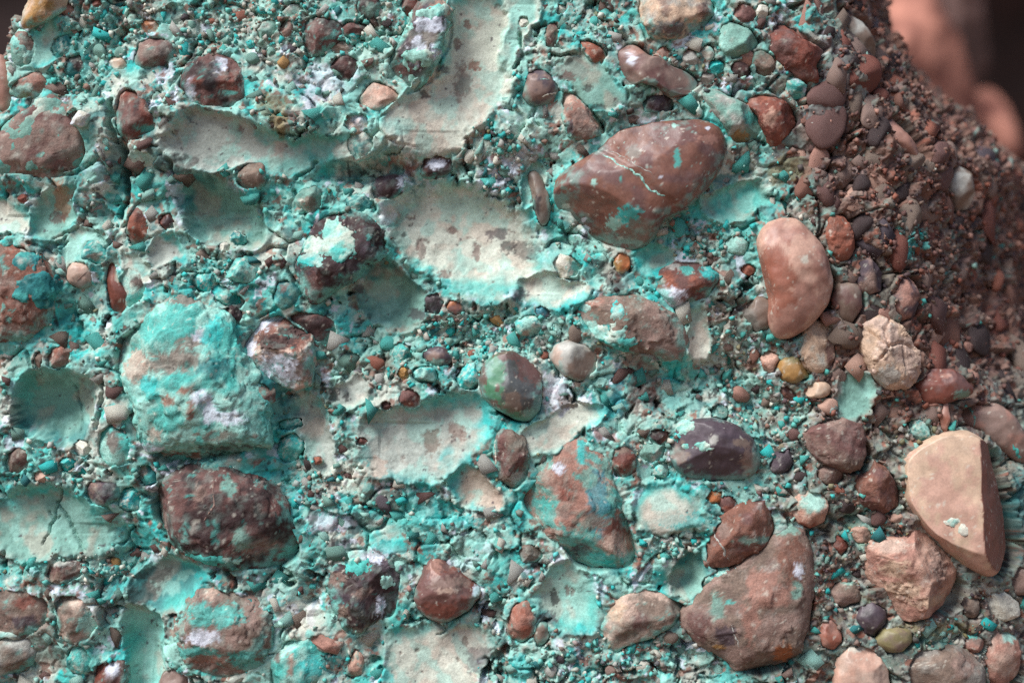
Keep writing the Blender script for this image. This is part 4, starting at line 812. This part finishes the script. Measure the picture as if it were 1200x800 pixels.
RES = {1: 34, 2: 60, 3: 108, 4: 170}
for i, k in enumerate(K):
    rnd = random.Random(900 + i * 13 + k.get('seed', 0)); seed = 3.0 + i * 1.37
    res = k.get('res', 1); ng = RES[res]
    R, h = k['R'], k['h'] * .74
    dflt = 2 if k.get('smooth') else 5
    chip = k['name'] in ('mineral_chip', 'stone_flake')
    p, quads, tris = stone_shape(k['rr'], R, h, ng, rnd, k.get('ang', dflt) + (5 if chip else 0), k.get('facets', ()), k.get('n', 1.0), k.get('e', .82), seed, chip)
    cu, cv = k['c']; j = k['j']
    pc = base_pt[j] + N3[j] * ((k['lvl'] + k.get('off', 0) * .5) * .001)
    yc = float(pc[1]); ps = (D + yc - .0006 * h) / D
    pu, pv = cu + p[:, 0], cv + p[:, 1]
    q = p / 1000.0
    a = fbm3(p / 26.0, 4, seed + 1, .6); b = fbm3(p / 9.0, 4, seed + 2, .6)
    c = np.tile(P[k['c1']], (len(p), 1)).astype(np.float32)
    c = mixc(c, P[k['c2']], sst(-.12, .22, a))
    c *= (1 + .30 * b)[:, None]
    if k['cat'] == 'mineral':
        c = mixc(c, P['paleteal'], .8 * sst(.0, .3, fbm3(p / 6.0, 4, seed + 7, .7))); c = mixc(c, P['deepteal'], .8 * sst(.05, .3, fbm3(p / 7.0, 4, seed + 8, .7)))
        c = mixc(c, P['cream'], .7 * sst(.12, .3, fbm3(p / 5.0, 4, seed + 9, .7)))
    if k.get('edge'): c = mixc(c, P[k['edge']], .8 * sst(.62, .9, np.hypot(p[:, 0], p[:, 1]) / rad_at(k['rr'], np.arctan2(p[:, 1], p[:, 0]))))
    if k.get('streak'):
        g = fbm3(np.stack([(p[:, 0] * .8 + p[:, 1] * .6) / 26, (-p[:, 0] * .6 + p[:, 1] * .8) / 6, p[:, 2] / 12], 1), 4, seed + 5)
        c = mixc(c, P['teal'], .8 * sst(.08, .22, g)); c = mixc(c, P['rose'], .8 * sst(.08, .22, -g))
    for m, (x, y, rx, ry, cn) in enumerate(k.get('patches', ())):
        kk = np.sqrt(((pu - x) / rx) ** 2 + ((pv - y) / ry) ** 2)
        w = sst(-.05, .30, 1 - kk + 1.0 * fbm3(p / max(4., .55 * min(rx, ry)), 5, seed + 20 + m, .72)) * (p[:, 2] > -h * .4)
        c = mixc(c, P[cn], .85 * w)
    if k.get('side'):      # a broken face that shows the stone's darker inside
        c = mixc(c, P[k['side'][1]] * (1 + .35 * b)[:, None], LAST_SIDE['m'] * .95)
    if not k.get('smooth'):
        c = mixc(c, P['teal'] if cu < 850 else P['tan'], (.6 if cu < 850 else .35) * sst(.26, .44, fbm3(p / 11.0, 5, seed + 40, .68)))
    c = mixc(c, P['cream'], .5 * sst(.44, .50, fbm3(p / (5.0), 3, seed + 41, .6)))
    if cu < 800 and not k.get('smooth'):
        c = mixc(c, P['paleteal'] * .6 + P['tan'] * .4, .18 * sst(.0, .35, fbm3(p / 12.0, 5, seed + 45, .7)))
    for x, y, rx, ry, am in k.get('bumps', ()):
        p = p + np.array([[0, 0, 1.0]]) * (am * np.exp(-((pu - x) / rx) ** 2 - ((pv - y) / ry) ** 2) * (p[:, 2] > 0))[:, None]
    if k.get('step'):
        (x0, y0), (x1, y1) = k['step']; L_ = math.hypot(x1 - x0, y1 - y0)
        sd = ((pu - x0) * (y1 - y0) - (pv - y0) * (x1 - x0)) / L_ + 3 * a
        p = p + np.array([[0, 0, 1.0]]) * (2.6 * sst(-1.5, 4.5, sd) * (p[:, 2] > 0))[:, None]
    if cu < 860:
        rim_n = np.hypot(p[:, 0], p[:, 1]) / rad_at(k['rr'], np.arctan2(p[:, 1], p[:, 0])) + .35 * a + .2 * b - .25 * sst(.2, -.6, p[:, 1] / R)
        wr = sst(.70, .97, rim_n) * (.45 if k.get('smooth') else .8)
        c = mixc(c, P['teal'] * .6 + P['paleteal'] * .4, wr * sst(-.3, .1, fbm3(p / 8.0, 3, seed + 44)))
        p = p + (p / np.linalg.norm(p, axis=1, keepdims=True)) * (wr * 1.3 * (1 + b))[:, None]
    if k.get('speck'):
        c = mixc(c, P['paleteal'], .7 * sst(.42, .6, fbm3(p / 5.2, 4, seed + 43, .75) + .12 * a))
    vein_todo = []
    for wd, cn, pl in k.get('veins', ()):
        vein_todo.append((wd, cn, pl))
    for pl in k.get('cracks', ()):
        dd = polydist(pu + 2 * a, pv + 2 * b, pl); w = sst(2.2, .8, dd) * (p[:, 2] > 0)
        p = p - (p / np.linalg.norm(p, axis=1, keepdims=True)) * (w * 5)[:, None]
    if not k.get('smooth'):
        coat = sst(.0, .07, fbm3(p / 19.0, 5, seed + 70, .62) - (.0 if k['c1'] in ('teal', 'paleteal', 'greengrey', 'tan', 'cream') else .12))
        p = p + (p / np.linalg.norm(p, axis=1, keepdims=True)) * (coat * min(2.4, .05 * R))[:, None]
    loc = ((cu - 600) / 1000 * ps, yc, (400 - cv) / 1000 * ps)
    vert = np.stack([p[:, 0], -p[:, 2], -p[:, 1]], 1) * (.001 * ps)
    o = mesh_mixed(k['name'], vert, quads, tris, c, M_SMOOTH if k.get('smooth') else M_STONE, None, loc)
    o['label'] = k['label']; o['category'] = k['cat']; o['group'] = 'cobbles and chips set in the rock face'
    for wd, cn, pl in vein_todo:
        q_ = np.array(pl, float); line = []
        for (ax, ay), (bx_, by_) in zip(q_[:-1], q_[1:]):
            m_ = max(2, int(math.hypot(bx_ - ax, by_ - ay) / 1.6))
            line += [(ax + (bx_ - ax) * g_ / m_, ay + (by_ - ay) * g_ / m_) for g_ in range(m_)]
        line = np.array(line); wob = fbm2(line[:, 0] / 7, line[:, 1] / 7, 3, seed % 9) * 2.4
        line = line + np.stack([wob, -wob], 1)
        fr = np.flatnonzero(p[:, 2] > 0); vv, ff = [], []
        for ii, (lx, ly) in enumerate(line):
            nn_ = fr[np.argsort((p[fr, 0] - (lx - cu)) ** 2 + (p[fr, 1] - (ly - cv)) ** 2)[:5]]
            z_ = p[nn_, 2].mean(); wr_ = 1.35 * wd * (.4 + .9 * T2[(ii * 3 + i) % 256, 7]) * min(1, ii / 4 + .2, (len(line) - 1 - ii) / 4 + .2)
            d_ = line[min(ii + 1, len(line) - 1)] - line[max(ii - 1, 0)]; d_ = d_ / (np.linalg.norm(d_) + 1e-6); nx_, ny_ = -d_[1], d_[0]
            for off_, zz_ in ((-1, -.8), (-.55, .25), (.55, .30), (1, -.8)):
                vv.append(((lx - cu + nx_ * off_ * wr_), -(z_ + zz_), -(ly - cv + ny_ * off_ * wr_)))
            if ii:
                for e_ in range(3): ff.append((4 * ii - 4 + e_, 4 * ii - 3 + e_, 4 * ii + 1 + e_, 4 * ii + e_))
        vc_ = np.tile(P[cn], (len(vv), 1)) * (1 + .25 * RNG.standard_normal((len(vv), 1)))
        link_mesh('vein', np.array(vv) * (.001 * ps), ff, vc_, M_CRUST, o)
    # mineral crust standing proud of the stone: a part of its own
    m = None; cc = None
    if k.get('crust'):
        m = fbm3(p / 17.0, 4, seed + 50, .6) + k['crust'][1] - .10
        cc = np.tile(P[k['crust'][0]], (len(p), 1)).astype(np.float32)
    for mm, (x, y, rx, ry, cn) in enumerate(k.get('crustp', ())):
        kk = np.sqrt(((pu - x) / rx) ** 2 + ((pv - y) / ry) ** 2)
        f = (1 - kk) * .5 + .5 * fbm3(p / max(4., .6 * min(rx, ry)), 4, seed + 60 + mm, .6)
        f = np.where(p[:, 2] > -h * .2, f, -1)
        if m is None: m = f; cc = np.tile(P[cn], (len(p), 1)).astype(np.float32)
        else: cc[f > m] = P[cn]; m = np.maximum(m, f)
    if m is not None:
        dirn = p / np.linalg.norm(p, axis=1, keepdims=True)
        offs = np.clip(m * 14, -1.2, 1.7) + .5 * b
        pp = p + dirn * offs[:, None]
        keep = (m[quads] > -.08).any(1)
        if keep.sum() > 3:
            qk = quads[keep]; used = np.unique(qk); re = np.full(len(p), -1); re[used] = np.arange(len(used))
            cc = mixc(cc, P['cream'], .6 * sst(.05, .3, a)); cc = mixc(cc, P['teal'], .6 * sst(.0, .3, b))
            vv = np.stack([pp[:, 0], -pp[:, 2], -pp[:, 1]], 1) * (.001 * ps)
            link_mesh('mineral_crust', vv[used], re[qk], cc[used], M_CRUST, o)

# ------------------------------------------------------------------ small pebbles and chips, each an object, set into the rock face
rnd = random.Random(77)
def proto_round(seed):
    rr = np.array([1 + .10 * math.sin(2 * a + seed) + .07 * math.sin(3 * a + 2 * seed) for a in np.linspace(-math.pi, math.pi, 40, endpoint=False)])
    p, q, tr = stone_shape(rr * 10, 10, 7.5, 15, random.Random(seed), ang=2 + seed % 4, n=1.4, seed=seed * 2.3)
    return np.stack([p[:, 0], -p[:, 2], -p[:, 1]], 1) / 10, q, tr

def proto_chip(seed):
    r = random.Random(seed); bm = bmesh.new()
    for sx in (-1, 1):
        for sy in (-1, 1):
            for sz in (-1, 1):
                if r.random() < .88: bm.verts.new((sx * r.uniform(.35, 1.0), sy * r.uniform(.3, .8), sz * r.uniform(.3, .9)))
    bmesh.ops.convex_hull(bm, input=bm.verts)
    loose = [x for x in bm.verts if not x.link_faces]
    bmesh.ops.delete(bm, geom=loose, context='VERTS')
    bmesh.ops.triangulate(bm, faces=bm.faces)
    bm.normal_update(); bm.verts.index_update()
    vv = np.array([x.co[:] for x in bm.verts], np.float32); ff = np.array([[x.index for x in f.verts] for f in bm.faces], np.int32)
    bm.free(); return vv, ff

def mesh_data(name, v, q, tr, mat, smooth):
    o = mesh_mixed(name, v, q, tr, None, mat) if len(q) else link_mesh(name, v, tr, None, mat, smooth=smooth)
    me = o.data; bpy.data.objects.remove(o); return me

round_protos = [proto_round(i + 1) for i in range(7)]
chip_protos = [proto_chip(i + 50) for i in range(8)]
no_q = np.zeros((0, 4), int)
PEB = {m.name: [mesh_data('pebble', *pr, m, True) for pr in round_protos] for m in (M_PEB_BROWN, M_PEB_MIX)}
ANGB = [mesh_data('pebble', pr[0] * 1.1, no_q, pr[1], M_PEB_BROWN, False) for pr in chip_protos]
CHP = [mesh_data('chip', pr[0], no_q, pr[1], M_PEB_TEAL, False) for pr in chip_protos]

def blocked(px, py, r):
    for k in K:
        cx, cy = k['c']; dx, dy = px - cx, py - cy; d = math.hypot(dx, dy)
        if d < k['rr'].max() + r and d < float(rad_at(k['rr'], np.array([math.atan2(dy, dx)]))[0]) + r * .55: return True
    return False

placed = []
def try_place(px, py, r, gap):
    for x, y, q in placed:
        if (x - px) ** 2 + (y - py) ** 2 < ((q + r) * gap) ** 2: return False
    if blocked(px, py, r): return False
    placed.append((px, py, r)); return True

from mathutils import Matrix, Quaternion
facing = np.einsum('ij,ij->i', N3, np.array([0, -D, 0]) - base_pt) > .06
inframe = facing & (u > -20) & (u < 1225) & (v > -20) & (v < 820) & (F.ravel() < 1.1)
def add_piece(kind, jx, r, me, sink, bed=False):
    n = Vector(N3[jx]); sc = r * .001 * float(PS.ravel()[jx])
    o = bpy.data.objects.new(kind, me); COL.objects.link(o); o.parent = rock
    tilt = Vector((0, -1, 0)).rotation_difference(n)
    spin = Quaternion(n, rnd.uniform(0, 6.28))
    wob = Quaternion((rnd.gauss(0, 1), rnd.gauss(0, 1), rnd.gauss(0, 1)), rnd.uniform(0, .5))
    o.rotation_mode = 'QUATERNION'; o.rotation_quaternion = spin @ tilt @ wob
    o.scale = (sc * rnd.uniform(.8, 1.25), sc * rnd.uniform(.75, 1.1), sc * rnd.uniform(.7, 1.1))
    if bed:     # bedded stones lie with their long axes down the flank
        o.rotation_quaternion = Quaternion(n, rnd.gauss(-.45, .35)) @ tilt @ Quaternion((rnd.gauss(0, 1), rnd.gauss(0, 1), rnd.gauss(0, 1)), rnd.uniform(0, .25))
        o.scale = (sc * rnd.uniform(.75, 1.2), sc * rnd.uniform(.6, .95), sc * rnd.uniform(1.0, 1.7))
    o.location = Vector(PT[jx]) - n * (sc * sink)

flank_ix = np.flatnonzero(inframe & (fl > .35) & (u > 925) & (smooth_w < .2))
count = 0
for r, want in ((20, 22), (17, 42), (14, 62), (11, 66), (9, 50)):
    got = 0
    for _ in range(2500):
        if got >= want: break
        jx = int(rnd.choice(flank_ix)); foreshort = .45 + .45 * float(-N3[jx, 1])
        if not try_place(float(u[jx]), float(v[jx]), r * foreshort, .84): continue
        add_piece('pebble', jx, r * rnd.uniform(.85, 1.1), rnd.choice(PEB[M_PEB_BROWN.name] if rnd.random() < .5 else ANGB), rnd.uniform(.25, .6), True); got += 1; count += 1
front_ix = np.flatnonzero(inframe & (slope < .3) & (grav > .3) & (smooth_w < .2))
count = 0
for _ in range(6000):
    if count >= 55: break
    jx = int(rnd.choice(front_ix)); r = rnd.choice([6, 7, 8, 9, 11])
    if not try_place(float(u[jx]), float(v[jx]), r, .95): continue
    add_piece('pebble', jx, r, rnd.choice(PEB[(M_PEB_BROWN if u[jx] > 850 else M_PEB_MIX).name]), .2); count += 1
count = 0
for _ in range(9000):
    if count >= 230: break
    jx = int(rnd.choice(front_ix))
    if fl[jx] > .25 or rnd.random() > tealshare[jx] + .15: continue
    r = rnd.choice([4.5, 5, 6, 7, 8, 10])
    if not try_place(float(u[jx]), float(v[jx]), r, .9): continue
    add_piece('mineral_chip', jx, r, rnd.choice(CHP), .1); count += 1

M_FRAG = stone_material('broken_fragments', .8, .3, .8, .45, (.38, .55, .5), palette=['paleteal', 'tan', 'greengrey', 'teal', 'cream', 'greybrown', 'paleteal', 'mauve', 'greengrey', 'teal', 'tan', 'brown'])
FRG = [mesh_data('rock_fragment', pr[0], no_q, pr[1], M_FRAG, False) for pr in chip_protos]
frag_ix = np.flatnonzero(inframe & (slope < .4) & (smooth_w < .15) & (u < 1000))
count = 0
for _ in range(9000):
    if count >= 280: break
    jx = int(rnd.choice(frag_ix)); r = rnd.choice([6, 7, 8, 9, 11, 13, 16])
    if not try_place(float(u[jx]), float(v[jx]), r * .8, .9): continue
    add_piece('rock_fragment', jx, r, rnd.choice(FRG), .35); count += 1

# ------------------------------------------------------------------ grit: uncountable crumbs lying in the gravel pockets and crevices
def crumbs(name, label, n, weight, rmin, rmax, seed):
    g = np.random.default_rng(seed)
    pr = weight / weight.sum()
    ids = g.choice(len(u), n, p=pr)
    size = rmin + (rmax - rmin) * g.random(n) ** 2.4
    vs_, fs_, cs_ = [], [], []; base_i = 0
    which = g.integers(0, len(chip_protos), n)
    for pi, (pv_, pf_) in enumerate(chip_protos):
        sel = np.flatnonzero(which == pi); m = len(sel)
        qv = g.normal(size=(m, 4)); qv /= np.linalg.norm(qv, axis=1, keepdims=True)
        w, x, y, z = qv.T
        Rm = np.stack([1-2*(y*y+z*z), 2*(x*y-z*w), 2*(x*z+y*w), 2*(x*y+z*w), 1-2*(x*x+z*z), 2*(y*z-x*w), 2*(x*z-y*w), 2*(y*z+x*w), 1-2*(x*x+y*y)], 1).reshape(m, 3, 3)
        sc = size[sel] * .001 * PS.ravel()[ids[sel]]
        vv = np.einsum('mij,kj->mki', Rm, pv_) * sc[:, None, None]
        vv += (PT[ids[sel]] + N3[ids[sel]] * (sc * .35)[:, None])[:, None, :]
        tl = g.random(m) < np.clip((tealy[ids[sel]] + .05) * (1 - .75 * fl[ids[sel]]), 0, 1)
        cc = np.where(tl[:, None], pal_t[g.integers(0, 12, m)], np.where((fl[ids[sel]] > .3)[:, None], pal_f[g.integers(0, 12, m)], pal_b[g.integers(0, 12, m)]))
        cc = cc * (.75 + .4 * g.random((m, 1))) * .8 + .2 * col[ids[sel]]
        vs_.append(vv.reshape(-1, 3)); cs_.append(np.repeat(cc, len(pv_), 0))
        fs_.append((pf_[None] + (base_i + np.arange(m) * len(pv_))[:, None, None]).reshape(-1, 3)); base_i += m * len(pv_)
    o = link_mesh(name, np.concatenate(vs_), np.concatenate(fs_), np.concatenate(cs_), M_CHIP, smooth=False)
    o['kind'] = 'stuff'; o['label'] = label
wt = np.where(inframe, np.clip(grav - .12, 0, 1) ** 1.2 * (1 - smooth_w) + .05 * (1 - smooth_w) + .16 * fl * (1 - smooth_w), 0).astype(np.float64)
crumbs('grit', 'turquoise cream and brown grit lying in pockets of the rock face', 8500, wt, .9, 4.6, 5)

# ------------------------------------------------------------------ what lies behind: reddish boulders and a bank with shade put into its colour, ground
def noise_mat(name, c1, c2, scale, rough=.85):
    m = bpy.data.materials.new(name); m.use_nodes = True; N = m.node_tree.nodes; L = m.node_tree.links; b = N['Principled BSDF']
    tc = N.new('ShaderNodeTexCoord'); n = N.new('ShaderNodeTexNoise'); n.inputs['Scale'].default_value = scale; n.inputs['Detail'].default_value = 8
    L.new(tc.outputs['Object'], n.inputs['Vector'])
    r = N.new('ShaderNodeValToRGB'); r.color_ramp.elements[0].position = .35; r.color_ramp.elements[1].position = .65
    r.color_ramp.elements[0].color = (*[float(x) for x in c1], 1); r.color_ramp.elements[1].color = (*[float(x) for x in c2], 1)
    L.new(n.outputs['Fac'], r.inputs['Fac']); L.new(r.outputs['Color'], b.inputs['Base Color']); b.inputs['Roughness'].default_value = rough
    bp = N.new('ShaderNodeBump'); bp.inputs['Strength'].default_value = .5; bp.inputs['Distance'].default_value = .02
    L.new(n.outputs['Fac'], bp.inputs['Height']); L.new(bp.outputs[0], b.inputs['Normal'])
    return m
M_SALMON = noise_mat('salmon_sandstone', lin((104, 58, 48)), lin((196, 134, 114)), 14)
M_MAUVE = noise_mat('mauve_sandstone', lin((62, 44, 42)), lin((122, 94, 88)), 9)
M_BANK = noise_mat('red_bank_painted_shade', lin((30, 18, 17)), lin((50, 28, 25)), 3)  # near-black red: shade of the dark cavity behind, put into the colour
M_SOIL = noise_mat('stony_soil', lin((96, 70, 56)), lin((134, 104, 84)), 4)

def back_boulder(label, pts, depth, h, mat, seed, group=None):
    cx, cy, rr = outline(pts, smooth=2); R = float(rr.mean())
    p, q, tr = stone_shape(rr, R, h, 60, random.Random(seed), ang=4, n=1.2, seed=seed * 1.1)
    ps = (D + depth) / D
    o = mesh_mixed('boulder', np.stack([p[:, 0], -p[:, 2], -p[:, 1]], 1) * (.001 * ps), q, tr, None, mat, None, ((cx - 600) / 1000 * ps, depth, (400 - cy) / 1000 * ps))
    o['label'] = label; o['category'] = 'boulder'; o['group'] = 'blurred boulders behind the rock'
back_boulder('blurred salmon pink boulder just behind the rock at top right', [(1010,-40),(1075,-60),(1098,10),(1128,70),(1150,120),(1130,200),(1050,210),(1000,100)], 1.7, 50, M_SALMON, 3)
back_boulder('blurred mauve upright boulder right of the salmon one', [(1090,-80),(1128,-80),(1146,20),(1160,80),(1150,110),(1128,84),(1106,30)], 1.95, 40, M_MAUVE, 8)
back_boulder('blurred brown rounded boulder low behind the rock edge', [(1140,110),(1164,96),(1184,130),(1192,200),(1170,240),(1120,240),(1120,160)], 1.8, 40, M_SALMON, 21)

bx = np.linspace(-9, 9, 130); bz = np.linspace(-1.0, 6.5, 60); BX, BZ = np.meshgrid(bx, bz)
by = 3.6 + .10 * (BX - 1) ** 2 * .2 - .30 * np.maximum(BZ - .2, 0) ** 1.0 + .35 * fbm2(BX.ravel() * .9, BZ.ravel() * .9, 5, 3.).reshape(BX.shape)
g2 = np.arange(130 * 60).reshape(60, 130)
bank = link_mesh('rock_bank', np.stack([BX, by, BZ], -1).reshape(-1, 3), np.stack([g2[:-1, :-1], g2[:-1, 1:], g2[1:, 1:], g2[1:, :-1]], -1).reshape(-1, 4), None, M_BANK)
bank['kind'] = 'structure'; bank['label'] = 'red overhanging rock bank coloured dark as if shaded, out of focus behind'
ga = np.sign(np.linspace(-1, 1, 121)) * np.abs(np.linspace(-1, 1, 121)) ** 3 * 150
AX, AY = np.meshgrid(ga, ga)
az = -.62 + .05 * fbm2((AX * 1.3).ravel(), (AY * 1.3).ravel(), 4, 9.).reshape(AX.shape)
g3 = np.arange(121 * 121).reshape(121, 121)
gnd = link_mesh('ground', np.stack([AX, AY, az], -1).reshape(-1, 3), np.stack([g3[:-1, :-1], g3[:-1, 1:], g3[1:, 1:], g3[1:, :-1]], -1).reshape(-1, 4), None, M_SOIL)
gnd['kind'] = 'structure'; gnd['label'] = 'stony red brown ground below the rock'
